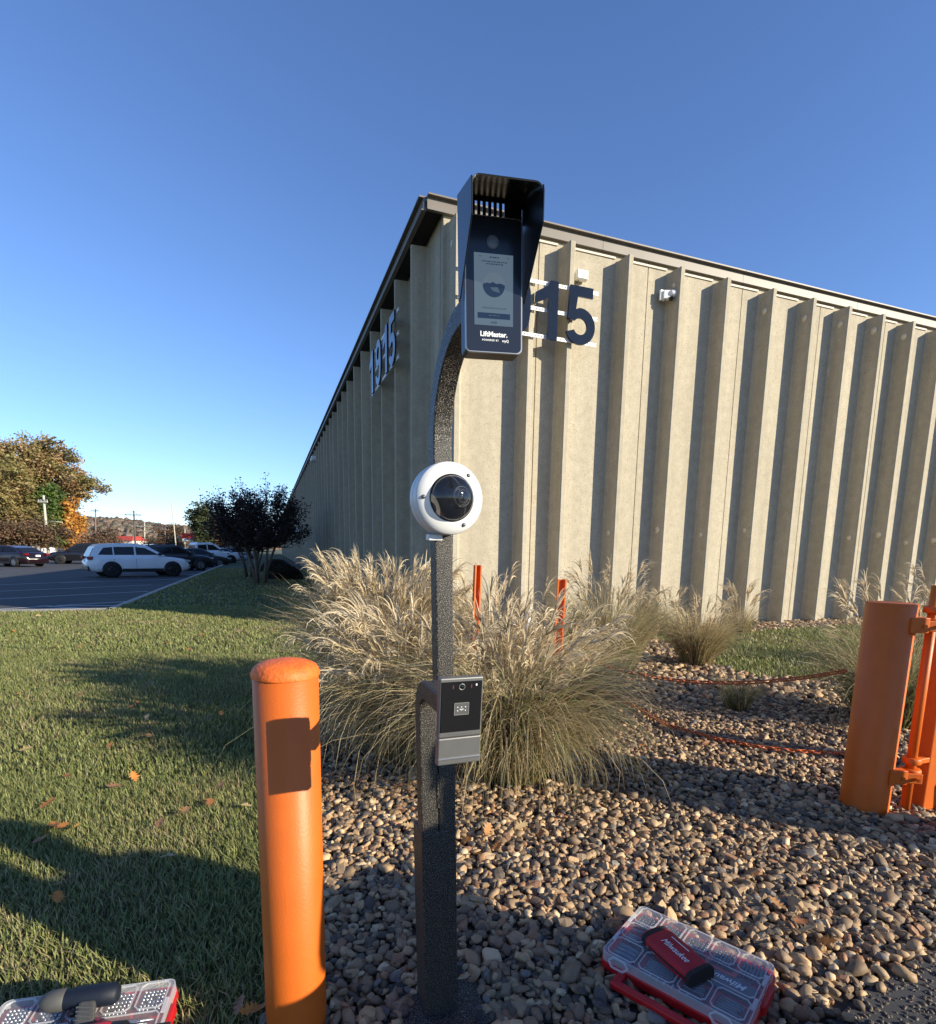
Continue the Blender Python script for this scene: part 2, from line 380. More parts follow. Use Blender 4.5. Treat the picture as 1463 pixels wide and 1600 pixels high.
hr = np.random.default_rng(5); sel = HV[hr.integers(0, len(HV), 4500)] + (hr.random((4500, 3)) - 0.5) * np.array([12, 26, 1.5])
blob_mass('hillside_wood', sel, 3.4, [(0.17, 0.11, 0.07), (0.20, 0.13, 0.08), (0.13, 0.115, 0.075), (0.10, 0.10, 0.07), (0.21, 0.15, 0.105), (0.16, 0.125, 0.10)], 6)

# ------------------------------------------------------------------ grass blades
def blades(name, P, hgt, wid, cols, seed, parent=None):
    r_ = np.random.default_rng(seed); n = len(P); az = r_.random(n) * 6.283; d = np.stack([np.cos(az), np.sin(az), np.zeros(n)], 1); s = np.stack([-np.sin(az), np.cos(az), np.zeros(n)], 1)
    s = s + 0 * d; h = hgt * (0.55 + 0.8 * r_.random(n)); w = wid * (0.7 + 0.6 * r_.random(n)); ln = (0.15 + 0.95 * r_.random(n)) * h
    V = np.empty((n, 5, 3)); up = np.array([0, 0, 1.0])
    V[:, 0] = P - s * w[:, None] / 2; V[:, 1] = P + s * w[:, None] / 2
    mid = P + d * (ln * 0.35)[:, None] + up * (h * 0.62)[:, None]
    V[:, 2] = mid + s * w[:, None] * 0.4; V[:, 3] = mid - s * w[:, None] * 0.4
    V[:, 4] = P + d * ln[:, None] + up * h[:, None]
    b = (np.arange(n) * 5)[:, None]; Q = b + np.array([[0, 1, 2, 3]]); T = b + np.array([[3, 2, 4]])
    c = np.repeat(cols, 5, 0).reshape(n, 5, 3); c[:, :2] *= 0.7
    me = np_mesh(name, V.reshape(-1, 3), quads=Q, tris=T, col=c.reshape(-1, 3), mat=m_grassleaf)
    o = link(name, me, parent); tag(o, kind='stuff'); return o
def scatter(poly, n_try, lo, hi, dens, margin=650, z=0.0):
    """ground points inside poly, seen from roughly here, thinned with distance"""
    x = rng.uniform(lo[0], hi[0], n_try); y = rng.uniform(lo[1], hi[1], n_try)
    P = np.stack([x, y, np.full(n_try, z)], 1); u, v, w = proj(P)
    k = (w > 0.3) & (u > -margin) & (u < 1463 + margin) & (v < 1600 + margin); P = P[k]
    dist = np.hypot(P[:, 0], P[:, 1]); P = P[rng.random(len(P)) < dens(dist)]
    return P[inside(P, poly)]
def lawn_cols(P, seed, dry=0.25):
    r_ = np.random.default_rng(seed); n = len(P); a = np.array([0.195, 0.235, 0.065]); b = np.array([0.330, 0.325, 0.125]); s = np.array([0.40, 0.32, 0.17])
    t = r_.random((n, 1)); c = a * (1 - t) + b * t; nz = value_noise(P, 1.3, 2) * 0.6 + value_noise(P, 4.5, 3) * 0.4
    dr = r_.random(n) < np.clip((nz - 0.42) * 1.5, 0.03, 0.9) * dry * 2.6
    c[dr] = s * (0.7 + 0.5 * r_.random((dr.sum(), 1))); return c * (0.75 + 0.5 * r_.random((n, 1)))
tiers = [((-4.4, 0.5), (0.2, 3.2), 150000, 0.042, 0.0050), ((-10, 3.2), (0.0, 7.2), 180000, 0.045, 0.0080), ((-20, 7.2), (0.0, 13.0), 150000, 0.055, 0.016), ((-24, 13.0), (-1, 36.0), 60000, 0.06, 0.035)]
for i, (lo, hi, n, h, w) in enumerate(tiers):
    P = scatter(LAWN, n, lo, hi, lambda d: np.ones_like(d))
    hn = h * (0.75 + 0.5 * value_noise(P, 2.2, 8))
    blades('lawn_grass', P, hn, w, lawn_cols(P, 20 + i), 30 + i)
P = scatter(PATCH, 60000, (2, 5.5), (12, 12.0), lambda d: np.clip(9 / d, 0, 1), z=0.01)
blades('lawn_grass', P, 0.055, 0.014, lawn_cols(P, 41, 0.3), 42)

# ------------------------------------------------------------------ river stones
LAT = np.array([(x, y, z) for x in (-1, 0, 1) for y in (-1, 0, 1) for z in (-1, 0, 1) if (x, y, z) != (0, 0, 0)], float)
LI = {tuple(v.astype(int)): i for i, v in enumerate(LAT)}
SQ = []
for ax in range(3):
    for sg in (-1, 1):
        a, b = [i for i in range(3) if i != ax]
        for i in (-1, 0):
            for j in (-1, 0):
                q = []
                for di, dj in ((0, 0), (1, 0), (1, 1), (0, 1)):
                    p = [0, 0, 0]; p[ax] = sg; p[a] = i + di; p[b] = j + dj; q.append(LI[tuple(p)])
                flip = (sg < 0) ^ (ax == 1)
                SQ.append(q[::-1] if flip else q)
SQ = np.array(SQ); ST = LAT / np.linalg.norm(LAT, axis=1)[:, None] * 0.8 + LAT * 0.2
PAL = np.array([1.12, 1.03, 0.92]) * np.array([(0.40, 0.285, 0.165), (0.30, 0.215, 0.13), (0.20, 0.145, 0.095), (0.125, 0.095, 0.068), (0.075, 0.064, 0.055), (0.52, 0.42, 0.28), (0.27, 0.155, 0.09), (0.16, 0.15, 0.14), (0.44, 0.34, 0.215)])
def stone_verts(n, size, seed):
    r_ = np.random.default_rng(seed); sc = size[:, None] * np.stack([0.85 + 0.5 * r_.random(n), 0.62 + 0.3 * r_.random(n), 0.40 + 0.28 * r_.random(n)], 1)
    V = ST[None] * (1 + 0.42 * (r_.random((n, 26, 1)) - 0.5)); V = V + (r_.random((n, 1, 3)) - 0.5) * 0.5 * (V * V)
    V = V * sc[:, None]
    a = r_.random(n) * 6.283; t = r_.normal(0, 0.45, n); b = r_.normal(0, 0.3, n)
    ca, sa, ct, st, cb, sb = np.cos(a), np.sin(a), np.cos(t), np.sin(t), np.cos(b), np.sin(b); z = np.zeros(n); o = np.ones(n)
    Rz = np.stack([ca, -sa, z, sa, ca, z, z, z, o], 1).reshape(n, 3, 3); Rx = np.stack([o, z, z, z, ct, -st, z, st, ct], 1).reshape(n, 3, 3); Ry = np.stack([cb, z, sb, z, o, z, -sb, z, cb], 1).reshape(n, 3, 3)
    V = np.einsum('nij,nkj->nki', Rz @ Rx @ Ry, V)
    c = PAL[r_.choice(len(PAL), n, p=[.19, .19, .17, .12, .09, .07, .09, .04, .04])] * (0.8 + 0.4 * r_.random((n, 1)))
    return V, c
def bed_points(lo, hi, step, z, zj, seed, thin=1.0):
    r_ = np.random.default_rng(seed); X, Y = np.meshgrid(np.arange(lo[0], hi[0], step), np.arange(lo[1], hi[1], step)); P = np.stack([X.ravel(), Y.ravel(), np.full(X.size, z)], 1)
    P[:, :2] += (r_.random((len(P), 2)) - 0.5) * step * 1.1; P[:, 2] += r_.random(len(P)) * zj
    u, v, w = proj(P); k = (w > 0.3) & (u > -300) & (u < 1900) & (v < 2150) & (r_.random(len(P)) < thin); P = P[k]
    P = P[inside(P, BED)]; P = P[~inside(P, PATCH)]; P = P[np.hypot((P[:, 0] + 0.05) * 0.85, P[:, 1] - 1.52) > 0.105]
    return P[~inside(P + np.array([0.03, -0.03, 0]) * r_.normal(0.3, 1.0, (len(P), 1)), DRIVE)]
nearA = bed_points((-1.4, 0.8), (3.2, 3.0), 0.030, 0.006, 0.010, 1); nearB = bed_points((-1.4, 0.8), (3.2, 3.0), 0.033, 0.018, 0.014, 2, 0.85)
midA = bed_points((-1.8, 3.0), (5.4, 5.2), 0.036, 0.006, 0.012, 3); midB = bed_points((-1.8, 3.0), (5.4, 5.2), 0.041, 0.018, 0.014, 4, 0.75)
farA = bed_points((-2.2, 5.2), (13.5, 14.0), 0.072, 0.008, 0.03, 5)
sizes = [0.0160 + 0.0110 * rng.random(len(p)) ** 1.7 for p in (nearA, nearB, midA, midB)] + [0.036 + 0.016 * rng.random(len(farA))]
for s_, p in zip(sizes[:4], (nearA, nearB, midA, midB)):
    big = rng.random(len(p)) < 0.09; s_[big] *= 1.5; sm = rng.random(len(p)) < 0.3; s_[sm] *= 0.66
SP = np.concatenate([nearA, nearB, midA, midB, farA]); SS = np.concatenate(sizes)
# the 300 that show largest lie there as single stones, the others together
u, v, w = proj(SP); vis = (u > 5) & (u < 1458) & (v > 0) & (v < 1600) & (SP[:, 2] > 0.016)
vis &= ~((u > 395) & (u < 515)) & ~((u > 655) & (u < 720)) & ~((u > 930) & (u < 1225) & (v > 1415))
sc_ = np.where(vis, SS / w, 0); order = np.argsort(-sc_); single = order[:296]; rest = np.setdiff1d(np.arange(len(SP)), single)
V, c = stone_verts(len(rest), SS[rest], 9); V += SP[rest][:, None]; dist_ = np.hypot(SP[rest][:, 0], SP[rest][:, 1]); nr = dist_ < 3.5
nn_ = int(nr.sum()); F = (SQ[None] + (np.arange(nn_) * 26)[:, None, None]).reshape(-1, 4)
# farther stones carry corners and face centres only
keep = [i for i, v in enumerate(LAT) if abs(v).sum() in (1, 3)]; mp_ = {k_: i for i, k_ in enumerate(keep)}; T14 = []
for ax in range(3):
    for sg in (-1, 1):
        a, b = [i for i in range(3) if i != ax]; q = []
        for di, dj in ((-1, -1), (1, -1), (1, 1), (-1, 1)):
            pt = [0, 0, 0]; pt[ax] = sg; pt[a] = di; pt[b] = dj; q.append(mp_[LI[tuple(pt)]])
        pt = [0, 0, 0]; pt[ax] = sg; ce = mp_[LI[tuple(pt)]]
        if (sg < 0) ^ (ax == 1): q = q[::-1]
        T14 += [(q[i], q[(i + 1) % 4], ce) for i in range(4)]
VF = V[~nr][:, keep]; TF = (np.array(T14)[None] + (np.arange(len(VF)) * 14)[:, None, None]).reshape(-1, 3) + nn_ * 26
o = link('gravel', np_mesh('gravel', np.concatenate([V[nr].reshape(-1, 3), VF.reshape(-1, 3)]), quads=F, tris=TF, col=np.concatenate([np.repeat(c[nr], 26, 0), np.repeat(c[~nr], 14, 0)]), mat=m_stone, smooth=np.concatenate([np.repeat(rng.random(nn_) < 0.55, 24), np.repeat(rng.random(len(VF)) < 0.5, 24)])), bed); tag(o, kind='stuff')
V, c = stone_verts(40, np.full(40, 1.0), 10); stone_mesh = [np_mesh('stone', V[i], quads=SQ, col=np.repeat(c[i:i + 1], 26, 0), mat=m_stone, smooth=(i % 5 < 3)) for i in range(40)]
for j, i in enumerate(single):
    o = link('stone', stone_mesh[j % 40], bed, tuple(SP[i]), (0, 0, rng.random() * 6.28)); o.scale = (SS[i],) * 3

# coarse loose grit on the driveway
n = 9000; X = rng.uniform(0.7, 2.9, n); Y = rng.uniform(1.2, 2.6, n); P = np.stack([X, Y, np.full(n, 0.015)], 1); P = P[inside(P, DRIVE)]; u, v, w = proj(P); P = P[(w > 0.3) & (u < 1600) & (v < 1750)]
sz = 0.0035 + 0.0055 * rng.random(len(P)) ** 2; V, c = stone_verts(len(P), sz, 77); V += P[:, None]; c = c * 0.22 + np.array([0.035, 0.035, 0.037])
F = (SQ[None] + (np.arange(len(P)) * 26)[:, None, None]).reshape(-1, 4)
o = link('grit', np_mesh('grit', V.reshape(-1, 3), quads=F, col=np.repeat(c, 26, 0), mat=m_stone, smooth=True), drive); tag(o, kind='stuff')
# ================================================================== WAREHOUSE
wh = empty('warehouse', tuple(CB)); tag(wh, 'long ribbed tan concrete warehouse with a dark flat roof edge', 'building')
wh.rotation_euler = (0, 0, -YAW)          # local x runs along the sunny wall (to the right), local y along the shaded wall (away)
ZT = 6.35; RIB = 0.30
def ribbed_panel(a, b, ribs, along='x', zt=ZT, rib_w=0.10, top_ins=0.0):
    """precast double-tee wall panel between a and b with stems standing 0.30 m proud"""
    m_ = MB(); t = 0.12
    fl = lambda s, d: (s, d) if along == 'x' else (d, s)
    def pr_(pts, lo, hi): m_.prism([fl(*p) for p in pts], lo, hi)
    pr_([(a + 0.008, RIB), (b - 0.008, RIB), (b - 0.008, RIB + t), (a + 0.008, RIB + t)], -0.3, zt + 0.12)
    for s in ribs:
        w0, w1 = rib_w, rib_w + 0.10; c = 0.012
        pr_([(s + c, 0), (s + w0 - c, 0), (s + w0, c), (s + w1 - 0.02, RIB - 0.05), (s + w1 + 0.02, RIB + 0.001), (s - (w1 - w0) * 0.3 - 0.02, RIB + 0.001), (s - (w1 - w0) * 0.2, RIB - 0.05), (s, c)], -0.3, zt - top_ins)
    return m_
R_RIBS = [0.40, 1.63, 2.33, 3.44, 4.51, 5.54, 6.64, 7.67, 8.65, 9.63, 10.56] + [10.56 + 0.965 * i for i in range(1, 22)]
R_EDGES = [0.30, 1.93, 4.06, 6.20, 8.24, 10.16]
while R_EDGES[-1] < 30: R_EDGES.append(R_EDGES[-1] + 1.93)
for a, b in zip(R_EDGES, R_EDGES[1:]):
    rb = [s for s in R_RIBS if a - 0.02 < s < b - 0.05]
    o = ribbed_panel(a, b, rb).build('wall_panel', m_concrete, wh)
    for s in rb:                                    # round patched lifting points on the shaded side of each stem
        for z in (1.86, 6.02):
            if rng.random() < 0.8:
                p = MB(); r_ = 0.045 + 0.03 * rng.random(); p.lathe([(0, 0), (r_, 0), (r_, 0.006), (0, 0.006)], 14, axis='x')
                p.build('patch', mat('patch_mortar', (0.72, 0.63, 0.48), 0.9, var=0.15, vs=20), o, (s - 0.016, 0.15, z + 0.06 * rng.normal()))
L_RIBS = [1.08, 2.33, 3.66, 4.92, 6.28, 7.56, 8.92, 10.13, 11.41, 12.93, 14.0] + [14.0 + 1.25 * i for i in range(1, 80)]
L_EDGES = [0.43, 1.75] + [1.75 + 2.55 * i for i in range(1, 40)]
for a, b in zip(L_EDGES, L_EDGES[1:]):
    rb = [s for s in L_RIBS if a - 0.02 < s < b - 0.02]
    ribbed_panel(a, b, rb, 'y', 6.36, 0.07).build('wall_panel', m_concrete, wh)
Ly = L_EDGES[-1]; Lx = R_EDGES[-1]
# corner return between the two walls
MB().box((RIB + 0.058, RIB + 0.062, 3.1), (0.112, 0.116, 6.78)).build('corner_return', m_concrete, wh)
# roof slab, soffit, fascia lengths with joints, light trim under the fascia
FX, FY = 0.036, 0.262
MB().box(((Lx + FX) / 2 + 0.06, (Ly + FY) / 2 + 0.072, 6.54), (Lx - FX + 0.16, Ly - FY + 0.10, 0.10)).build('roof', m_soffit, wh)
for i in range(int(Lx // 3.05) + 1):
    x0 = FX - 0.001 + i * 3.05; x1 = min(x0 + 3.044, Lx)
    m_ = MB(); m_.box(((x0 + x1) / 2, FY, 6.545), (x1 - x0, 0.045, 0.155)); m_.box(((x0 + x1) / 2, FY - 0.03, 6.632), (x1 - x0, 0.12, 0.022)); m_.box(((x0 + x1) / 2, FY - 0.004, 6.459), (x1 - x0, 0.06, 0.016))
    m_.build('fascia', m_fascia, wh)
for i in range(int(Ly // 3.05)):
    y0 = FY + 0.024 + i * 3.05
    m_ = MB(); m_.box((FX - 0.03, y0 + 1.522, 6.545), (0.045, 3.044, 0.155)); m_.box((FX - 0.055, y0 + 1.522, 6.632), (0.12, 3.044, 0.022)); m_.box((FX - 0.04, y0 + 1.522, 6.459), (0.075, 3.044, 0.016))
    m_.build('fascia', m_fascia, wh)
for a, b in zip([0.46] + R_RIBS, R_RIBS):
    if b < 20 and b - a > 0.35: MB().box(((a + 0.19 + b - 0.06) / 2, RIB - 0.012, 6.40), (b - a - 0.27, 0.022, 0.03)).build('ledge_trim', mat('pale_trim', (0.62, 0.55, 0.45), 0.6, var=0.05, vs=8), wh)

def wx(s, d, z): return CB + DR * s + DL * d + np.array([0, 0, z])        # point by distance along the sunny wall
def wy(s, d, z): return CB + DL * s + DR * d + np.array([0, 0, z])        # along the shaded wall
RZ = -YAW
# ---------------- numerals
def arc(cx, cy, r, a0, a1, n=22): return [(cx + r * math.cos(R(a0 + (a1 - a0) * i / n)), cy + r * math.sin(R(a0 + (a1 - a0) * i / n))) for i in range(n + 1)]
def numeral(ch, h=0.86):
    """thick sans numerals as closed outlines (with a hole for the nine), unit height scaled to h"""
    if ch == '1': return [[(0.26, 0), (0.46, 0), (0.46, 1.0), (0.30, 1.0), (0.24, 0.90), (0.0, 0.76), (0.0, 0.58), (0.26, 0.70)]], 0.46
    if ch == '5':
        out = [(0.04, 1.0), (0.52, 1.0), (0.52, 0.82), (0.20, 0.82), (0.17, 0.60)] + arc(0.27, 0.31, 0.32, 95, -158)[::1]
        out += [(0.135, 0.24)] + arc(0.27, 0.31, 0.145, -150, 130, 18) + [(0.16, 0.40), (0.00, 0.42)]
        return [out], 0.59
    if ch == '9':
        t = arc(0.27, 0.70, 0.30, 0, 180) ; b = []
        outer = arc(0.27, 0.70, 0.30, -10, 262, 26) + arc(0.24, 0.44, 0.16, 60, -10, 2)[:0]
        outer = [(0.57, 0.68)] + arc(0.27, 0.70, 0.30, 0, 250, 26) + [(0.34, 0.42), (0.385, 0.47)]
        tail = arc(0.23, 0.30, 0.145, 10, -150, 12); tail_o = arc(0.23, 0.32, 0.32, -165, -20, 14)
        outer = outer + [(0.385, 0.36)] + arc(0.245, 0.30, 0.14, 0, -155, 12) + [(-0.04, 0.26)] + arc(0.25, 0.31, 0.31, -168, -15, 16) + [(0.575, 0.42)]
        return [outer, arc(0.27, 0.70, 0.145, 0, 360, 20)[:-1]], 0.57
def numeral_mesh(ch, h, depth, m):
    loops, w = numeral(ch); cu = bpy.data.curves.new('numeral', 'CURVE'); cu.dimensions = '2D'; cu.fill_mode = 'BOTH'; cu.extrude = depth / 2
    for lp in loops:
        sp_ = cu.splines.new('POLY'); sp_.points.add(len(lp) - 1); sp_.use_cyclic_u = True
        for p, q in zip(sp_.points, lp): p.co = (q[0] * h, q[1] * h, 0, 1)
    o = bpy.data.objects.new('numeral', cu); COL.objects.link(o); dg = bpy.context.evaluated_depsgraph_get()
    me = bpy.data.meshes.new_from_object(o.evaluated_get(dg)); bpy.data.objects.remove(o); me.materials.clear(); me.materials.append(m); return me
m_num = mat('dark_numeral_enamel', (0.010, 0.012, 0.018), 0.07, var=0.12, vs=6)
def strip(parent, x0, x1, z, y, holes):
    """perforated slotted channel"""
    m_ = MB(); hgt = 0.055; m_.box(((x0 + x1) / 2, y, z + hgt / 2 - 0.008), (x1 - x0, 0.008, 0.016)); m_.box(((x0 + x1) / 2, y, z - hgt / 2 + 0.008), (x1 - x0, 0.008, 0.016))
    n = int((x1 - x0) / 0.05)
    for i in range(n): m_.box((x0 + 0.02 + i * 0.05, y, z), (0.032, 0.008, hgt - 0.032))
    m_.build('slotted_strip', m_white, parent)
def number_sign(loc, rz, starts, label, x0, x1):
    t = empty('number_sign', loc, (R(0), 0, rz)); tag(t, label, 'sign')
    for ch, s, w in zip('1915', starts, (1, 1, 1, 1)):
        me = numeral_mesh(ch, 0.87, 0.03, m_num); o = link('numeral', me, t, (s, -0.08, 0), (R(90), 0, 0))
    for z in (0.045, 0.44, 0.83): strip(t, x0, x1, z, -0.045, True)
    for s in (x0 + 0.1, (x0 + x1) / 2, x1 - 0.1):
        for z in (0.045, 0.44, 0.83): MB().box((s, -0.02, z), (0.03, 0.045, 0.03)).build('bracket', m_steel, t)
    return t
number_sign(tuple(wx(0, 0, 4.79)), RZ, [0.58, 1.12, 1.70, 2.28], 'dark 1915 numerals on perforated white strips across the sunny wall', 0.45, 2.86)
number_sign(tuple(wy(4.55, -0.0, 4.83)), RZ - R(90), [0.02, 0.78, 1.52, 2.12], 'glossy dark 1915 numerals on the shaded side wall', 0.0, 2.74)

# ---------------- small fittings on the walls
t = empty('wall_camera', tuple(wx(4.43, 0.20, 5.93)), (0, 0, RZ)); tag(t, 'white security camera on a bracket fixed to a rib of the sunny wall', 'camera')
MB().box((-0.12, 0, 0), (0.10, 0.035, 0.17), ry=0).build('mount_plate', m_white, t, bev=0.006)
MB().box((-0.06, -0.03, 0.0), (0.12, 0.09, 0.14), rz=R(-20)).build('bracket', m_white, t, bev=0.01)
MB().lathe([(0, -0.06), (0.045, -0.055), (0.06, -0.02), (0.06, 0.03), (0.05, 0.06), (0, 0.07)], 20, axis='x').build('camera_body', m_white, t, (0.03, -0.08, 0.02), (0, 0, R(-20)))
MB().lathe([(0, -0.05), (0.03, -0.04), (0.045, 0), (0.045, 0.01), (0, 0.01)], 16).build('lens_dome', m_blackgloss, t, (0.0, -0.10, -0.06))
t = empty('junction_box', tuple(wx(2.68, 0.22, 5.98)), (0, 0, RZ)); tag(t, 'white plastic box on the sunny wall above the numeral five', 'box')
MB().box((0, 0, 0), (0.21, 0.10, 0.15)).build('housing', m_white, t, bev=0.012)
MB().box((0, -0.055, 0), (0.19, 0.012, 0.13)).build('cover', m_white, t, bev=0.004)
MB().tube([(-0.05, 0, -0.075), (-0.06, 0.02, -0.11), (-0.12, 0.06, -0.12)], 0.006, 6).build('cable', m_black, t)
t = empty('wall_light', tuple(wy(20.8, -0.03, 5.78)), (0, 0, RZ)); tag(t, 'small white camera light under the roof edge of the shaded wall', 'light')
MB().box((-0.05, 0, 0.05), (0.22, 0.30, 0.26)).build('housing', m_white, t, bev=0.02)
MB().lathe([(0, -0.12), (0.07, -0.1), (0.1, 0), (0.1, 0.12), (0, 0.13)], 16, axis='y').build('lamp_head', m_white, t, (-0.14, -0.30, -0.02))
t = empty('door_canopy', tuple(wy(38.5, -0.02, 2.62)), (0, 0, RZ)); tag(t, 'pale canopy jutting from the shaded wall behind the dark bare tree', 'canopy')
MB().box((-0.9, 0, 0.17), (1.8, 3.2, 0.34)).build('roof_slab', mat('pale_canopy', (0.55, 0.56, 0.57), 0.6, var=0.05, vs=2), t, bev=0.02)
MB().box((-0.9, 0, -0.03), (1.7, 3.1, 0.05)).build('soffit', m_soffit, t)
MB().tube([(0.0, -1.7, 0.75), (-1.5, -1.7, 0.36)], 0.06, 8).build('strut', m_black, t)
t = empty('ground_light', tuple(wx(3.93, 0.08, 0)), (0, 0, RZ)); tag(t, 'grey rock shaped ground light at the foot of the sunny wall', 'light')
MB().lathe([(0.16, 0), (0.165, 0.05), (0.13, 0.12), (0.05, 0.15), (0, 0.15)], 16).build('housing', mat('grey_composite', (0.20, 0.20, 0.19), 0.8, var=0.25, vs=20), t)
MB().box((0.02, -0.13, 0.07), (0.18, 0.05, 0.08), rx=R(20)).build('lens', m_lampclear, t, bev=0.01)
# ================================================================== PEDESTAL WITH DEVICES
PA = R(20.0); PU = np.array([math.cos(PA), math.sin(PA), 0]); PN = np.array([math.sin(PA), -math.cos(PA), 0]); P0 = np.array([-0.07, 1.49, 0.0])
def floc(u, d, z): return tuple(P0 + PU * u + PN * d + np.array([0, 0, z]))
LEAN = -R(1.3)
# local frame of the pedestal: x to the right along its face, y backwards, z up
ped = empty('intercom_pedestal', tuple(P0 + PU * 0.0085), (0, LEAN, PA))
tag(ped, 'textured black steel post with an upper and a lower curved arm', 'post')
MB().box((0, 0.052, 0.314), (0.105, 0.104, 0.628)).build('lower_post', m_powder, ped, bev=0.004)
sub = MB().box((0, 0.045, 0.018), (0.27, 0.25, 0.016)).build('base_plate', m_powder, ped, bev=0.003)
for sx in (-1, 1):
    for sy in (-1, 1): MB().lathe([(0, 0.026), (0.011, 0.026), (0.011, 0.0), (0.017, 0.0), (0.017, -0.006), (0, -0.006)], 6, c=(sx * 0.105, 0.045 + sy * 0.095, 0.032), smooth=False).build('anchor_nut', m_darkgrey, ped)
def goose(x, z0, zc, rad, reach, w=0.0505, depth=0.0505, sgn=1):
    path = [(x, depth / 2, z0), (x, depth / 2, zc - 0.0)]
    for i in range(1, 15):
        a = R(90) * i / 14; path.append((x, depth / 2 - rad * (1 - math.cos(a)), zc + rad * math.sin(a)))
    path.append((x, depth / 2 - reach, zc + rad))
    return path
upth = goose(0.0265, 0.629, 1.72, 0.24, 0.345)
MB().rtube(upth, (1, 0, 0), 0.0505, 0.0505).build('upper_arm', m_powder, ped, bev=0.004)
lpth = goose(-0.0265, 0.629, 1.00, 0.075, 0.265)
MB().rtube(lpth, (1, 0, 0), 0.0505, 0.0505).build('lower_arm', m_powder, ped, bev=0.004)
MB().box((0, 0.0255, 0.629), (0.108, 0.056, 0.010)).build('weld_seam', m_powder, ped, bev=0.003)
MB().box((-0.001, 0.020, 0.76), (0.006, 0.046, 0.10)).build('filler_strip', m_powder, ped)
MB().box((0.0265, 0.078, 0.632), (0.05, 0.05, 0.005)).build('end_cap', m_black, ped)

# ------------ intercom with hood, front face 0.38 m in front of the post
DI = 0.385
def lc(x, y, d):
    P = pl(x, y, P0 + PN * d, PN); return float((P - P0) @ PU), float(P[2])
uL, zT_ = lc(733, 339, DI); uL2, zB_ = lc(729.5, 549, DI); uR, zB2 = lc(813.5, 557, DI)
IW = (uR - uL2); zb = (zB_ + zB2) / 2 + 0.002; IH = zT_ - zb + 0.012
ILEAN = -R(1.5)
ic = empty('video_intercom', floc((uR + uL2) / 2, DI, zb), (0, ILEAN, PA - R(8))); tag(ic, 'black door intercom with a lit touch screen under a deep hood', 'intercom')
m_icface = mat('intercom_face_glass', (0.018, 0.022, 0.032), 0.20, var=0.05, vs=8)
m_icedge = mat('intercom_silver_edge', (0.42, 0.41, 0.39), 0.35, metal=0.7, var=0.05, vs=30)
def rrect(w, h, r, n=5, cx=0, cz=0):
    p = []
    for sx, sz, a in ((1, -1, -90), (1, 1, 0), (-1, 1, 90), (-1, -1, 180)):
        for i in range(n + 1): p.append((cx + sx * (w / 2 - r) + r * math.cos(R(a + 90 * i / n)), cz + sz * (h / 2 - r) + r * math.sin(R(a + 90 * i / n))))
    return p
MB().prism(rrect(IW, IH, 0.009, cz=IH / 2), 0.004, 0.040, 'y').build('housing', m_black, ic)
MB().prism(rrect(IW + 0.001, IH + 0.001, 0.010, cz=IH / 2), 0.0, 0.004, 'y').build('silver_rim', m_icedge, ic, bev=0.001, seg=1)
MB().prism(rrect(IW - 0.005, IH - 0.005, 0.008, cz=IH / 2), -0.0012, 0.0, 'y').build('front_glass', m_icface, ic)
sl_ = [lc(*p, DI) for p in ((742.4, 392), (801, 402), (799.3, 512.7), (742, 505.5))]
su = sum(p[0] for p in sl_) / 4 - (uR + uL2) / 2; sz = sum(p[1] for p in sl_) / 4 - zb
SW = ((sl_[1][0] - sl_[0][0]) + (sl_[2][0] - sl_[3][0])) / 2; SH = ((sl_[0][1] - sl_[3][1]) + (sl_[1][1] - sl_[2][1])) / 2
su += 0.004 * 0 + math.tan(1.5 * math.pi / 180) * sz
def screen_mat(name, col, e):
    m = mat(name, tuple(c * 0.06 for c in col), 0.12); b = m.node_tree.nodes['Principled BSDF']; b.inputs['Emission Color'].default_value = (*col, 1); b.inputs['Emission Strength'].default_value = e; return m
m_scr = screen_mat('screen_background', (0.30, 0.42, 0.52), 0.19); m_scrd = screen_mat('screen_navy', (0.05, 0.09, 0.17), 0.19); m_scrm = screen_mat('screen_mid_blue', (0.18, 0.26, 0.34), 0.19); m_scrl = screen_mat('screen_pale', (0.36, 0.46, 0.54), 0.19)
scr = MB().box((su, -0.0016, sz), (SW, 0.0008, SH)).build('screen', m_scr, ic)
def on_screen(pts, y, m, name='screen_graphic'):
    mb = MB(); n = len(pts); mb.add([(su + p[0] * SW, -0.0022 - y * 0.0003, sz + p[1] * SH) for p in pts], [tuple(range(n))]); o = mb.build(name, m, scr); return o
asp = SW / SH
def circ(cx, cz, r, a0=0, a1=360, n=28): return [(cx + r * math.cos(R(a0 + (a1 - a0) * i / n)), cz + r * asp * math.sin(R(a0 + (a1 - a0) * i / n))) for i in range(n + 1)]
on_screen(circ(0.0, 0.07, 0.285, 0, 360)[:-1], 0, m_scrl); on_screen(circ(0.0, 0.07, 0.285, 185, 355), 1, m_scrd)
on_screen([(-0.28, 0.075), (-0.17, 0.095), (-0.10, 0.085), (-0.03, 0.11), (0.06, 0.085), (0.17, 0.095), (0.28, 0.075), (0.28, 0.05), (-0.28, 0.05)], 2, m_scrd)
on_screen([(-0.1, 0.03), (0.1, 0.04), (0.16, -0.04), (-0.02, -0.02)], 3, m_scrm)
on_screen([(-0.42, -0.405), (0.42, -0.405), (0.42, -0.325), (-0.42, -0.325)], 1, m_scrd)
def print_on(parent, body, size, m, x, y, z, name='lettering', **kw):
    return link(name, text_mesh(body, size, m, 0.0002, **kw), parent, (x, y, z), (R(90), 0, 0))
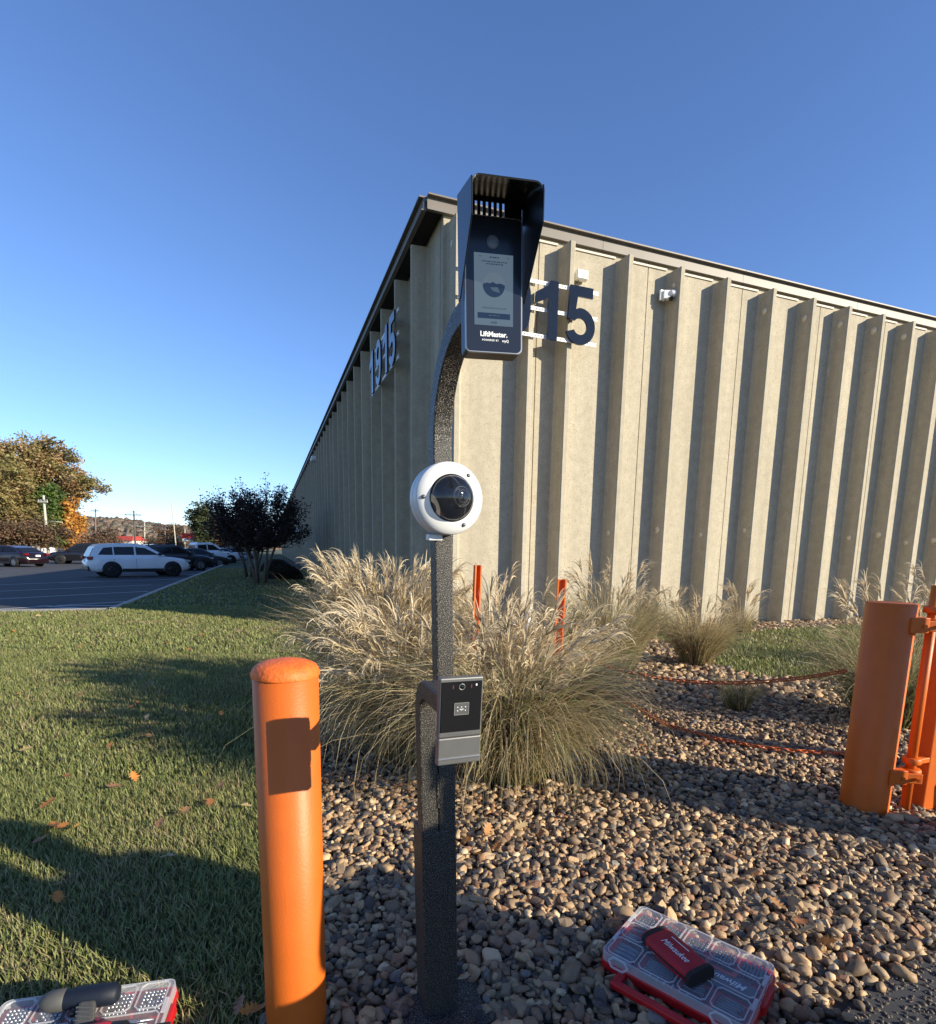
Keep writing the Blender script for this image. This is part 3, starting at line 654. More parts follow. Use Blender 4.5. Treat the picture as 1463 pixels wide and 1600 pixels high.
# lines of small print, too fine to read: short dashes of uneven length
def fine_print(cx, cz, w, h, m, seed):
    r_ = np.random.default_rng(seed); x = cx - w / 2; mb = MB()
    while x < cx + w / 2:
        q_ = 0.03 + 0.07 * r_.random(); mb.box((su + (x + q_ / 2) * SW, -0.0036, sz + cz * SH), (q_ * SW, 0.0003, h * SH)); x += q_ + 0.018
    mb.build('screen_text', m, scr)
fine_print(0.0, 0.445, 0.22, 0.014, m_scrd, 1); fine_print(0.02, 0.385, 0.66, 0.012, m_scrd, 2); fine_print(0.0, 0.352, 0.38, 0.012, m_scrd, 3); fine_print(0.02, -0.255, 0.62, 0.012, m_scrm, 4); fine_print(0.0, -0.365, 0.28, 0.013, m_scrm, 5); fine_print(-0.36, 0.45, 0.05, 0.012, m_scrm, 6); fine_print(0.36, 0.45, 0.06, 0.012, m_scrm, 7)
print_on(scr, 'myQ', SW * 0.075, m_scrd, su, -0.0024, sz - SH * 0.455, 'screen_text')
MB().lathe([(0, -0.0028), (0.006, -0.0027), (0.0115, -0.0018), (0.0125, -0.001), (0, -0.001)], 24, axis='y').build('camera_lens', mat('frosted_lens', (0.16, 0.18, 0.20), 0.3, var=0.1, vs=60), ic, (su - 0.001, 0, sz + SH * 0.66))
MB().lathe([(0, -0.002), (0.002, -0.002), (0.002, 0), (0, 0)], 10, axis='y').build('microphone_hole', m_black, ic, (su + IW * 0.36, 0, sz + SH * 0.70))
print_on(ic, 'LiftMaster.', IW * 0.112, m_print, su, -0.0014, sz - SH * 0.625, bold=0.0004)
print_on(ic, 'POWERED BY', IW * 0.040, m_print, su - IW * 0.06, -0.0014, sz - SH * 0.71, spacing=1.25, bold=0.0001)
print_on(ic, 'myQ', IW * 0.058, m_print, su + IW * 0.205, -0.0014, sz - SH * 0.71, bold=0.0001)
# hood: back plate with slots, two side cheeks that taper down, a sloping top
HW = IW + 0.014; t_ = 0.0025; zt0 = IH + 0.042
hood = empty('hood', (0, 0, 0)); hood.parent = ic
lip = -0.098
zlip = IH + 0.004
m_hood = mat('satin_black_hood', (0.014, 0.015, 0.017), 0.32, var=0.15, vs=25)
mb = MB()
prof = [(0.024, IH * 0.40), (0.024, zt0), (lip, zlip), (lip - 0.003, zlip - 0.012), (lip, zlip - 0.058), (0.008, IH * 0.40)]
ck = [(y, z) for y, z in prof]
def cheek(x):
    m_ = MB(); n = len(ck); m_.add([(x - t_ / 2, y, z) for y, z in ck] + [(x + t_ / 2, y, z) for y, z in ck], [tuple(range(n)), tuple(range(n, 2 * n))[::-1]] + [(i, n + i, n + (i + 1) % n, (i + 1) % n) for i in range(n)])
    return m_.build('hood_cheek', m_hood, ic, bev=0.0008, seg=1)
bpy.data.objects.remove(hood)
rad = 0.014
def roof_section(y, z):
    pts = []
    for sx, a0, a1 in ((-1, 180, 90), (1, 90, 0)):
        for i in range(6):
            a = R(a0 + (a1 - a0) * i / 5); pts.append((sx * (HW / 2 - rad) + rad * math.cos(a), y, z - rad + rad * math.sin(a)))
    return pts
cheek(-HW / 2); cheek(HW / 2)
ysec = [(0.024, zt0), (0.0, (zt0 * 0.8 + zlip * 0.2) + 0.002), (lip * 0.5, (zt0 + zlip) / 2 + 0.004), (lip, zlip + 0.002)]
V = []; Fq = []
for y, z in ysec: V += roof_section(y, z + 0.002)
k = 12
for i in range(len(ysec) - 1):
    for j in range(k - 1): Fq.append((i * k + j, i * k + j + 1, (i + 1) * k + j + 1, (i + 1) * k + j))
o = MB().add(V, Fq).build('hood_top', m_hood, ic); sm = o.modifiers.new('thickness', 'SOLIDIFY'); sm.thickness = 0.0025; sm.offset = -1
nb = MB(); zs0, zs1 = IH + 0.005, IH + 0.036; yb = 0.0225
nb.box((0, yb, (IH + 0.0015 + zs0) / 2), (HW - 0.004, 0.0025, zs0 - IH - 0.0015)); nb.box((0, yb, (zs1 + zt0) / 2), (HW - 0.004, 0.0025, zt0 - zs1))
ns = 8; sw_ = 0.0044; span = IW * 0.76; x0 = -IW / 2 + 0.004; px_ = -(HW - 0.004) / 2
for i in range(ns):
    xs_ = x0 + i * span / ns; nb.box(((px_ + xs_) / 2, yb, (zs0 + zs1) / 2), (xs_ - px_, 0.0025, zs1 - zs0)); px_ = xs_ + sw_
nb.box(((px_ + (HW - 0.004) / 2) / 2, yb, (zs0 + zs1) / 2), ((HW - 0.004) / 2 - px_, 0.0025, zs1 - zs0))
nb.build('hood_back', m_hood, ic)
MB().box((-IW * 0.0, 0.055, IH * 0.42), (0.10, 0.014, 0.13)).build('mounting_plate', m_darkgrey, ic, bev=0.003)

# ------------ dome camera on the upper arm
dc = empty('dome_camera', floc(-0.004, 0.004, 1.580), (0, 0, PA + R(3))); tag(dc, 'round white dome camera with a smoked bubble halfway up the post', 'camera')
m_cam = mat('camera_white', (0.66, 0.66, 0.645), 0.42, var=0.02, vs=12)
MB().lathe([(0, 0.0), (0.090, 0.0), (0.0925, -0.004), (0.0925, -0.022), (0.0905, -0.026)], 56, axis='y').build('back_box', m_cam, dc)
MB().lathe([(0.0895, -0.026), (0.0895, -0.029), (0.086, -0.030)], 56, axis='y').build('joint_gap', m_black, dc)
MB().lathe([(0.086, -0.029), (0.0918, -0.030), (0.0918, -0.052), (0.0895, -0.056), (0.078, -0.062), (0.063, -0.067), (0.0595, -0.0675), (0.0585, -0.064)], 56, axis='y').build('cover_ring', m_cam, dc)
MB().lathe([(0.0597, -0.064), (0.0597, -0.0690), (0.0575, -0.0690), (0.0575, -0.064)], 48, axis='y').build('bubble_seat', m_black, dc)
bub = [(0.057 * math.cos(R(a)), -0.066 - 0.044 * math.sin(R(a))) for a in range(0, 91, 6)]; bub[-1] = (0, bub[-1][1])
m_smoke = mat('smoked_bubble', (0.010, 0.012, 0.016), 0.03, alpha=0.72, spec=0.9, var=0.02, vs=3)
MB().lathe(bub, 48, axis='y').build('bubble', m_smoke, dc)
le = empty('lens', (0.018, -0.066, 0.004), (0, 0, R(16))); le.parent = dc
bpy.data.objects.remove(le)
lensloc, lensrot = (0.013, -0.070, 0.002), (R(-2), 0, R(14))
MB().lathe([(0, -0.002), (0.029, 0.0), (0.029, -0.018), (0.0265, -0.022), (0.0225, -0.022), (0.021, -0.016), (0.019, -0.016), (0.018, -0.026), (0.0145, -0.027), (0.0125, -0.021), (0, -0.019)], 40, axis='y').build('lens_barrel', mat('lens_barrel_grey', (0.16, 0.16, 0.17), 0.3, metal=0.5, var=0.1, vs=60), dc, lensloc, lensrot)
MB().lathe([(0, -0.025), (0.006, -0.0245), (0.0124, -0.0215), (0.012, -0.02), (0, -0.02)], 28, axis='y').build('lens_glass', m_blackgloss, dc, lensloc, lensrot)
for a in (52, 180, -62):
    MB().lathe([(0, -0.001), (0.0048, -0.001), (0.0055, 0.001), (0, 0.001)], 14, axis='y').build('screw', m_darkgrey, dc, (0.0745 * math.cos(R(a)), -0.0645, 0.0745 * math.sin(R(a))))
MB().box((-0.028, -0.012, -0.099), (0.038, 0.028, 0.016)).build('conduit_tab', m_cam, dc, bev=0.002)

# ------------ face reader on the lower arm
DRD = 0.30
q = [lc(*p, DRD) for p in ((687, 1060), (755.5, 1055.5), (683, 1197), (750, 1190))]
RW = ((q[1][0] - q[0][0]) + (q[3][0] - q[2][0])) / 2; RH = ((q[0][1] + q[1][1]) - (q[2][1] + q[3][1])) / 2
rd = empty('card_reader', floc((q[2][0] + q[3][0]) / 2, DRD, (q[2][1] + q[3][1]) / 2), (R(2), R(1.0), PA + R(2))); tag(rd, 'grey and black face and card reader on the lower arm', 'card reader')
m_rface = mat('reader_black_glass', (0.010, 0.010, 0.011), 0.22, var=0.05, vs=10)
m_rbody = mat('reader_grey_alloy', (0.17, 0.17, 0.165), 0.42, metal=0.5, var=0.05, vs=30)
MB().box((0, 0.010, RH * 0.66), (RW, 0.020, RH * 0.68)).build('housing', m_rbody, rd, bev=0.003)
MB().box((0, 0.009, RH * 0.158), (RW, 0.020, RH * 0.316)).build('lower_housing', m_rbody, rd, bev=0.003)
MB().box((0, -0.0008, RH * 0.672), (RW * 0.93, 0.0016, RH * 0.575)).build('front_glass', m_rface, rd, bev=0.0006, seg=1)
MB().box((0, -0.0022, RH * 0.075), (RW * 1.0, 0.004, RH * 0.014)).build('chrome_bar', m_steel, rd, bev=0.0008, seg=1)
MB().box((0, -0.0020, RH * 0.65), (RW * 0.33, 0.0012, RH * 0.135)).build('card_symbol_pad', mat('pad_grey', (0.085, 0.085, 0.085), 0.4, var=0.05, vs=30), rd, bev=0.0005, seg=1)
fr = MB(); fw, fh = RW * 0.33, RH * 0.135
for x, z, w, h in ((0, fh / 2, fw, 0.0012), (0, -fh / 2, fw, 0.0012), (fw / 2, 0, 0.0012, fh), (-fw / 2, 0, 0.0012, fh)): fr.box((x, -0.0028, RH * 0.65 + z), (w, 0.0006, h))
fr.build('pad_outline', m_grey, rd)
sy = MB()
for x, z in ((-0.09, .02), (-0.09, -.02), (0.09, .02), (0.09, -.02), (0, 0.02), (-0.03, -0.005), (0.03, -0.005), (0, -0.012)): sy.box((x * RW, -0.0028, RH * 0.65 + z * RH), (0.0022, 0.0006, 0.0022))
sy.build('card_symbol', m_print, rd)
MB().lathe([(0.0075, -0.0022), (0.0075, -0.0016), (0.0058, -0.0016), (0.0058, -0.0022)], 24, axis='y').build('camera_ring', m_grey, rd, (0, 0, RH * 0.90))
MB().lathe([(0, -0.0026), (0.0035, -0.0022), (0.0035, -0.0016), (0, -0.0016)], 18, axis='y').build('camera_lens', m_blackgloss, rd, (0, 0, RH * 0.90))
for x in (-0.21, 0.21): MB().box((x * RW, -0.0020, RH * 0.90), (0.0035, 0.001, RH * 0.042)).build('infrared_lamp', mat('infrared_window', (0.10, 0.045, 0.05), 0.3, var=0.1, vs=60), rd, bev=0.001, seg=1)
MB().box((0.33 * RW, -0.0020, RH * 0.915), (0.0035, 0.001, RH * 0.022)).build('indicator', m_white, rd)
em = MB(); w_ = [0.05, 0.03, 0.06, 0.04, 0.05, 0.03, 0.06, 0.05, 0.04, 0.05]; x_ = -0.28
for q_ in w_: em.box(((x_ + q_ / 2) * RW, -0.0004, RH * 0.355), (q_ * RW * 0.7, 0.0006, RH * 0.012)); x_ += q_ + 0.012
em.build('embossed_mark', m_printgrey, rd)
MB().prism([(p[0], p[1]) for p in rrect(0.058, 0.125, 0.008, cx=-0.006, cz=RH * 0.58)], 0.021, 0.052, 'y').build('mounting_plate', m_black, rd, bev=0.002)
for z in (0.36, 0.58, 0.80): MB().lathe([(0, -0.003), (0.004, -0.003), (0.005, 0), (0, 0)], 8, axis='x').build('screw', m_steel, rd, (-0.0355, 0.036, RH * z))
# ================================================================== BOLLARDS, GATE, CHAINS
def bollard(loc, r, h, label, dome, group=None, tilt=(0, 0)):
    t = empty('bollard', loc, (tilt[0], tilt[1], 0)); tag(t, label, 'bollard', group)
    MB().lathe([(r, -0.25), (r, h), (r - 0.004, h + 0.002)], 56).build('pipe', m_orange, t)
    if dome:
        pr_ = [(r + 0.0035, h - 0.010), (r + 0.004, h - 0.002), (r + 0.001, h + 0.006)] + [(r * math.cos(R(a)), h + 0.006 + dome * math.sin(R(a))) for a in range(10, 90, 10)] + [(0, h + 0.006 + dome)]
        o = MB().lathe(pr_, 56).build('domed_cap', mat('rough_orange_paint', (0.78, 0.15, 0.02), 0.55, var=0.15, vs=40, bump=0.8, bs=90), t)
    else:
        MB().lathe([(r, h - 0.004), (r + 0.002, h), (r - 0.006, h + 0.004), (0, h + 0.004)], 56).build('flat_cap', m_orange, t)
    return t
bollard((-0.506, 1.47, 0), 0.0878, 1.111, 'orange bollard with a domed cap at the edge of the lawn', 0.030, tilt=(0, R(0.2)))
GC = np.array([2.31, 2.98, 0.0])
bollard(tuple(GC), 0.118, 1.196, 'thick orange pipe bollard with a flat cap carrying the gate hinges', 0, tilt=(0, R(0.4)))
bollard((4.62, 2.92, 0), 0.11, 1.15, 'unseen orange pipe bollard added beyond the gate for its shadow', 0)  # out of view, added for the shadow band it lays on the stones
# gate: hinge pipe, stile, rails
gate = empty('swing_gate', tuple(GC)); tag(gate, 'orange steel swing gate closed across the driveway', 'gate')
HP = np.array([2.505, 2.925, 0]) - GC; SP_ = np.array([2.645, 2.975, 0]) - GC
gd = np.array([0.92, -0.39, 0]); ga = math.atan2(gd[1], gd[0])
MB().tube([tuple(HP + [0, 0, 0.02]), tuple(HP + [0, 0, 1.30])], 0.024, 20).build('hinge_pipe', m_orange, gate)
MB().box(tuple(SP_ + [0, 0, 0.66]), (0.085, 0.085, 1.28), rz=R(8)).build('stile', m_orange, gate, bev=0.006)
rl = [SP_ + gd * 0.05, SP_ + gd * 3.6]
for z, r in ((0.16, 0.03), (1.14, 0.03)): MB().tube([tuple(rl[0] + [0, 0, z]), tuple(rl[1] + [0, 0, z])], r, 14).build('rail', m_orange, gate)
MB().tube([tuple(rl[0] + [0, 0, 0.2]), tuple(rl[1] + [0, 0, 1.1])], 0.02, 12).build('brace', m_orange, gate)
for i in range(14): q_ = SP_ + gd * (0.22 + i * 0.24); MB().tube([tuple(q_ + [0, 0, 0.17]), tuple(q_ + [0, 0, 1.13])], 0.016, 10).build('picket', m_orange, gate)  # unseen pickets, set in the sun's line to shade the hinge bollard
MB().box(tuple(rl[1] + [0, 0, 0.66]), (0.085, 0.085, 1.20), rz=ga).build('stile', m_orange, gate, bev=0.006)
hv = HP / np.linalg.norm(HP); ha = math.atan2(hv[1], hv[0]); sv = np.array([-hv[1], hv[0], 0])
for z, nm in ((1.09, 'upper'), (0.24, 'lower')):
    f0 = -0.020
    MB().box(tuple(hv * 0.105 - sv * 0.072 + [0, 0, z]), (0.10, 0.05, 0.082), rz=ha + R(18)).build('hinge_bracket', m_orange, gate, bev=0.004)
    MB().box(tuple(hv * 0.165 - sv * 0.070 + [0, 0, z - 0.004]), (0.14, 0.014, 0.058), rz=ha + R(6)).build('hinge_strap', m_orange, gate, bev=0.004)
    MB().lathe([(0.025, -0.024), (0.046, -0.024), (0.050, -0.018), (0.050, 0.012), (0.046, 0.018), (0.025, 0.018)], 24).build('hinge_collar', m_orange, gate, tuple(HP + [0, 0, z + 0.015]))
    MB().lathe([(0.025, 0), (0.042, 0), (0.045, 0.005), (0.045, 0.030), (0.04, 0.036), (0.025, 0.036)], 24).build('hinge_collar', m_orange, gate, tuple(HP + [0, 0, z + 0.062]))
    MB().box(tuple((HP + SP_) / 2 + sv * -0.02 + [0, 0, z + 0.078]), (0.16, 0.03, 0.03), rz=math.atan2((SP_ - HP)[1], (SP_ - HP)[0])).build('stile_bracket', m_orange, gate, bev=0.004)
    for k in (0.135, 0.205): MB().lathe([(0, 0.022), (0.010, 0.022), (0.011, 0.0), (0, 0)], 6, axis='y', smooth=False).build('bolt', m_orange, gate, tuple(hv * k - sv * 0.098 + [0, 0, z - 0.004]), (0, 0, ha + R(6)))

al_, pe_ = -1.97, 3.45  # unseen cabinet added sunward of the hinge bollard to keep it in shade
t = empty('shade_cabinet', (al_ * -0.899 + pe_ * 0.438, al_ * 0.438 + pe_ * 0.899, 0), (0, 0, R(64))); tag(t, 'unseen grey cabinet added to shade the hinge bollard', 'cabinet')
MB().box((0, 0, 0.80), (0.42, 0.34, 1.52)).build('cabinet', m_grey, t, bev=0.02); MB().box((0, 0, 1.575), (0.45, 0.38, 0.03)).build('lid', m_darkgrey, t, bev=0.008); MB().box((0, 0, 0.03), (0.50, 0.42, 0.06)).build('plinth', m_kerb, t, bev=0.01)
MB().box((0, 0.175, 0.85), (0.36, 0.012, 1.20)).build('door', m_grey, t, bev=0.005); MB().box((0.14, 0.19, 0.85), (0.02, 0.03, 0.10)).build('handle', m_black, t, bev=0.004)

# slim orange posts and a white pipe in the big grass clump
def channel_post(loc, h, w, label, rz, tilt):
    t = empty('sign_post', loc, (R(tilt[0]), R(tilt[1]), rz)); tag(t, label, 'post')
    m_ = MB(); d = w * 0.55
    m_.prism([(-w / 2, -0.004), (-w / 2 + 0.012, -0.004), (-w / 4, d), (w / 4, d), (w / 2 - 0.012, -0.004), (w / 2, -0.004), (w / 2, 0.004), (w / 2 - 0.006, 0.006), (w / 4 + 0.006, d + 0.008), (-w / 4 - 0.006, d + 0.008), (-w / 2 + 0.006, 0.006), (-w / 2, 0.004)], -0.2, h)
    m_.build('steel_channel', m_orange, t)
    MB().tube([(0, -0.02, h * 0.55), (0, -0.035, h * 0.53), (0, -0.02, h * 0.51)], 0.006, 6).build('chain_eye', m_orange, t)
channel_post((0.047, 4.42, 0), 1.33, 0.062, 'slim orange post in the grass clump, nearest the black pedestal', R(30), (0.5, 1.2))
channel_post((0.70, 4.22, 0), 1.235, 0.072, 'slim orange post leaning at the right of the big grass clump', R(10), (0, 1.0))
t = empty('marker_pipe', (0.64, 5.8, 0)); tag(t, 'white plastic pipe standing in the big grass clump', 'pipe')
MB().lathe([(0.03, -0.1), (0.03, 0.84), (0, 0.84)], 16).build('pipe_body', m_white, t); MB().lathe([(0.035, 0.80), (0.035, 0.86), (0, 0.87)], 16).build('pipe_cap', m_white, t)

def link_template(L=0.056, W=0.034, r=0.0056, n=10, k=5):
    path = []
    for i in range(n):
        a = 2 * math.pi * i / n; x = (W / 2 - r) * math.cos(a); y = (W / 2 - r) * math.sin(a) + math.copysign(L / 2 - W / 2, math.sin(a) if abs(math.sin(a)) > 1e-6 else 1)
        path.append((y, x))
    V = []; F = []
    for i, (y, x) in enumerate(path):
        a = 2 * math.pi * i / n; nx, ny = math.cos(a), math.sin(a)
        for j in range(k):
            w = 2 * math.pi * j / k; V.append((y + ny * r * math.cos(w), x + nx * r * math.cos(w), r * math.sin(w)))
    for i in range(n):
        for j in range(k): F.append((i * k + j, ((i + 1) % n) * k + j, ((i + 1) % n) * k + (j + 1) % k, i * k + (j + 1) % k))
    return np.array(V), np.array(F)
def chain(pts, label, step=0.044):
    pts = np.array(pts, float); seg = np.linalg.norm(np.diff(pts, axis=0), axis=1); s = np.concatenate([[0], np.cumsum(seg)]); T, TF = link_template(); V = []; F = []
    n = int(s[-1] / step)
    for i in range(n):
        q = (i + 0.5) * step; p = np.array([np.interp(q, s, pts[:, a]) for a in range(3)]); p2 = np.array([np.interp(min(q + 0.02, s[-1]), s, pts[:, a]) for a in range(3)])
        d = p2 - p; d /= np.linalg.norm(d) + 1e-9; a = np.cross([0, 0, 1.0], d); a /= np.linalg.norm(a) + 1e-9; b = np.cross(d, a)
        w = R(90) * (i % 2) + R(35); a2 = a * math.cos(w) + b * math.sin(w); b2 = np.cross(d, a2)
        F.append(TF + len(V) * len(T)); V.append(p + T[:, :1] * d + T[:, 1:2] * a2 + T[:, 2:3] * b2)
    return tag(link('chain', np_mesh('chain', np.concatenate(V), quads=np.concatenate(F), mat=m_orange_rust, smooth=True)), label, 'chain')
A, B = np.array([0.71, 4.20, 0.70]), np.array([2.23, 3.09, 0.80])
cpts = [A + (B - A) * t_ - np.array([0, 0, 0.66 * t_ * (1 - t_)]) for t_ in np.linspace(0, 1, 24)]
chain(cpts, 'orange chain sagging between the leaning orange post and the gate bollard')
gpts = [gp(x, y, 0.055) for x, y in [(925, 1072), (960, 1090), (1000, 1108), (1040, 1132), (1080, 1143), (1120, 1154), (1180, 1166), (1240, 1173), (1300, 1176), (1330, 1178)]]
chain(gpts, 'slack orange chain lying across the river stones')

# ================================================================== TOOL CASES AND TOOLS
m_clear = mat('clear_polycarbonate', (0.72, 0.74, 0.76), 0.12, alpha=0.10, spec=0.9)
m_ridge = mat('frosted_ridge', (0.75, 0.76, 0.78), 0.25, alpha=0.42, spec=0.7)
m_label = mat('dark_label', (0.06, 0.075, 0.11), 0.5, var=0.05, vs=20)
def ring(m_, x0, y0, x1, y1, z, w=0.0035, h=0.003, cut=0.012):
    pts = [(x0 + cut, y0), (x1 - cut, y0), (x1, y0 + cut), (x1, y1 - cut), (x1 - cut, y1), (x0 + cut, y1), (x0, y1 - cut), (x0, y0 + cut)]; n = len(pts); c = ((x0 + x1) / 2, (y0 + y1) / 2)
    inn = [(c[0] + (p[0] - c[0]) * (1 - 2 * w / (x1 - x0)), c[1] + (p[1] - c[1]) * (1 - 2 * w / (y1 - y0))) for p in pts]
    vs = [(p[0], p[1], z) for p in pts] + [(p[0], p[1], z) for p in inn] + [(p[0], p[1], z + h) for p in pts] + [(p[0], p[1], z + h) for p in inn]; fs = []
    for i in range(n):
        j = (i + 1) % n; fs += [(2 * n + i, 2 * n + j, 3 * n + j, 3 * n + i), (i, j, 2 * n + j, 2 * n + i), (n + j, n + i, 3 * n + i, 3 * n + j)]
    m_.add(vs, fs)
def tool_case(loc, rz, label, tilt=(0, 0), seed=1, brand=True, bits=True):
    r_ = np.random.default_rng(seed); t = empty('tool_case', loc, (R(tilt[0]), R(tilt[1]), rz)); tag(t, label, 'tool case')
    W, D = 0.475, 0.325
    m_ = MB(); m_.prism(rrect(W, D, 0.022), 0.0, 0.034, 'z'); m_.build('red_tray', m_red, t, bev=0.004)
    m_ = MB(); m_.box((-0.15, -D / 2 - 0.028, 0.017), (0.03, 0.06, 0.026)); m_.box((0.15, -D / 2 - 0.028, 0.017), (0.03, 0.06, 0.026)); m_.box((0, -D / 2 - 0.052, 0.017), (0.33, 0.026, 0.026)); m_.build('carry_handle', m_red, t, bev=0.006)
    for sx in (-1, 1): MB().box((sx * (W / 2 + 0.004), 0.03, 0.028), (0.016, 0.11, 0.036)).build('side_catch', m_red, t, bev=0.005)
    # wells with their contents
    wells = []; xs_ = [-0.225, -0.135, -0.045, 0.045, 0.135, 0.225]
    for i in range(5): wells.append((xs_[i] + 0.005, 0.055, xs_[i + 1] - 0.005, 0.150, 'short'))
    wells += [(-0.220, -0.045, -0.140, 0.045, 'long'), (-0.130, -0.045, -0.010, 0.045, 'long'), (0.000, -0.045, 0.220, 0.045, 'label'), (-0.220, -0.150, -0.120, -0.055, 'case'), (-0.110, -0.150, 0.010, -0.055, 'long'), (0.020, -0.150, 0.110, -0.055, 'long'), (0.120, -0.150, 0.220, -0.055, 'long')]
    floor = MB(); bit = MB(); frame = MB(); dark = MB()
    for x0, y0, x1, y1, kd in wells:
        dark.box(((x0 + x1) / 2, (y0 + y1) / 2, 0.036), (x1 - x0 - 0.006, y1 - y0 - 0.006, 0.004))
        ring(frame, x0, y0, x1, y1, 0.0655)
        if kd == 'short':
            for a in np.arange(x0 + 0.012, x1 - 0.008, 0.0105):
                for b in np.arange(y0 + 0.014, y1 - 0.010, 0.0125):
                    if r_.random() < 0.93: bit.tube([(a, b, 0.038), (a + 0.0006, b, 0.052 + 0.003 * r_.random())], 0.0034, 6)
        elif kd in ('long', 'label'):
            for b in np.arange(y0 + 0.012, y1 - 0.008, 0.0115):
                if r_.random() < 0.95: bit.tube([(x0 + 0.012, b, 0.046), (x1 - 0.014 - 0.02 * r_.random(), b, 0.046)], 0.0040, 6)
        else:
            for b in np.arange(y0 + 0.018, y1 - 0.012, 0.021): bit.tube([(x0 + 0.014, b, 0.048), (x1 - 0.016, b, 0.048)], 0.008, 10)
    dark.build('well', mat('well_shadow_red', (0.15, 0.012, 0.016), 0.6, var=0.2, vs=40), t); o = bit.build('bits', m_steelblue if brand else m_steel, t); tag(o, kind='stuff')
    cl = MB(); cl.prism(rrect(W - 0.008, D - 0.008, 0.02), 0.060, 0.0648, 'z'); lid = cl.build('clear_lid', m_clear, t)
    sd = MB(); rr = rrect(W - 0.006, D - 0.006, 0.021); ri = rrect(W - 0.016, D - 0.016, 0.017); n = len(rr)
    sd.add([(x, y, 0.034) for x, y in rr] + [(x * 0.994, y * 0.992, 0.0652) for x, y in rr] + [(x, y, 0.0652) for x, y in ri], [(i, (i + 1) % n, n + (i + 1) % n, n + i) for i in range(n)] + [(n + i, n + (i + 1) % n, 2 * n + (i + 1) % n, 2 * n + i) for i in range(n)])
    sd.build('lid_rim', m_ridge, lid); frame.build('lid_ridges', m_ridge, lid)
    for sx in (-1, 1):
        m_ = MB(); ring(m_, -0.035, -0.018, 0.035, 0.018, 0.0, w=0.007, h=0.008, cut=0.014); m_.build('latch', m_ridge, t, (sx * 0.165, -D / 2 - 0.002, 0.05), (R(60), 0, 0), bev=0.001, seg=1)
        for k in range(2): MB().box((sx * (W / 2 - 0.012), -0.06 + k * 0.12, 0.067), (0.010, 0.05, 0.005)).build('stacking_foot', m_ridge, lid)
    for k in range(6): MB().box((-0.06 + k * 0.024, -D / 2 + 0.008, 0.064), (0.003, 0.016, 0.006)).build('hinge_rib', m_ridge, lid)
    if brand:
        MB().box((0.115, 0.0, 0.0515), (0.20, 0.050, 0.001)).build('label_card', m_label, t)
        link('lettering', text_mesh('Milwaukee', 0.034, m_print, 0.0003, shear=0.3, bold=0.0004), t, (0.115, 0.002, 0.0525), (0, 0, R(180)))
        MB().box((0.10, 0.034, 0.0515), (0.09, 0.012, 0.001)).build('red_label', m_red, t)
    return t
case_r = tool_case((0.757, 1.655, 0.036), R(-42), 'red tool case with a clear lid full of bits lying on the stones', (1.5, -1.0), 3)
case_l = tool_case((-1.095, 1.330, 0.030), R(13), 'red tool case with a clear lid lying on the grass under two power tools', (4, 1), 5, brand=False)

# red soft pouch across the case on the stones
pc = empty('tool_pouch', (0.715, 1.655, 0.112), (R(6), R(-3), R(-68))); tag(pc, 'red soft pouch with black trim lying across the tool case', 'pouch'); pc.scale = (1.14, 1.34, 1.05)
bm = bmesh.new()
sec = [(-0.105, 0.026, 0.014), (-0.098, 0.036, 0.021), (-0.06, 0.041, 0.026), (0.03, 0.040, 0.026), (0.088, 0.036, 0.024), (0.094, 0.033, 0.022)]
rows = []
for x, hw, hh in sec:
    rows.append([bm.verts.new((x, hw * math.copysign(abs(math.cos(a)) ** 0.5, math.cos(a)), hh * math.copysign(abs(math.sin(a)) ** 0.6, math.sin(a)))) for a in [2 * math.pi * i / 20 for i in range(20)]])
for a, b in zip(rows, rows[1:]):
    for i in range(20): bm.faces.new((a[i], a[(i + 1) % 20], b[(i + 1) % 20], b[i]))
bm.faces.new(rows[0][::-1]); bm.faces.new(rows[-1]); me = bpy.data.meshes.new('shell'); bm.to_mesh(me); bm.free(); me.materials.append(m_redcloth)
for p in me.polygons: p.use_smooth = True
link('shell', me, pc)
m_trim = mat('black_webbing', (0.014, 0.014, 0.015), 0.75, var=0.2, vs=60, bump=0.4, bs=300)
MB().add([(x, y, z) for x in (0.088, 0.104) for y, z in [(0.040 * math.copysign(abs(math.cos(a)) ** 0.5, math.cos(a)), 0.0265 * math.copysign(abs(math.sin(a)) ** 0.6, math.sin(a))) for a in [2 * math.pi * i / 20 for i in range(20)]]], [(i, (i + 1) % 20, 20 + (i + 1) % 20, 20 + i) for i in range(20)] + [tuple(range(20, 40)), tuple(range(20))[::-1]]).build('end_cap', m_trim, pc, bev=0.002)
MB().add([(x, y, z) for x in (-0.092, -0.076) for y, z in [(0.0395 * math.copysign(abs(math.cos(a)) ** 0.5, math.cos(a)), 0.0245 * math.copysign(abs(math.sin(a)) ** 0.6, math.sin(a))) for a in [2 * math.pi * i / 20 for i in range(20)]]], [(i, (i + 1) % 20, 20 + (i + 1) % 20, 20 + i) for i in range(20)]).build('strap', m_trim, pc)
for s in (-1, 1): MB().tube([(-0.104, s * 0.022, 0.0), (-0.05, s * 0.0415, 0.004), (0.03, s * 0.0405, 0.004), (0.09, s * 0.037, 0.002)], 0.0025, 6).build('piping', m_trim, pc)
MB().box((-0.07, -0.036, -0.018), (0.05, 0.018, 0.022)).build('clip', m_trim, pc, bev=0.003)
link('lettering', text_mesh('Milwaukee', 0.024, m_print, 0.0002, shear=0.35), pc, (0.012, -0.008, 0.0282), (R(2), 0, 0)); MB().box((0.0, 0.018, 0.0275), (0.07, 0.002, 0.0006)).build('printed_line', m_print, pc)

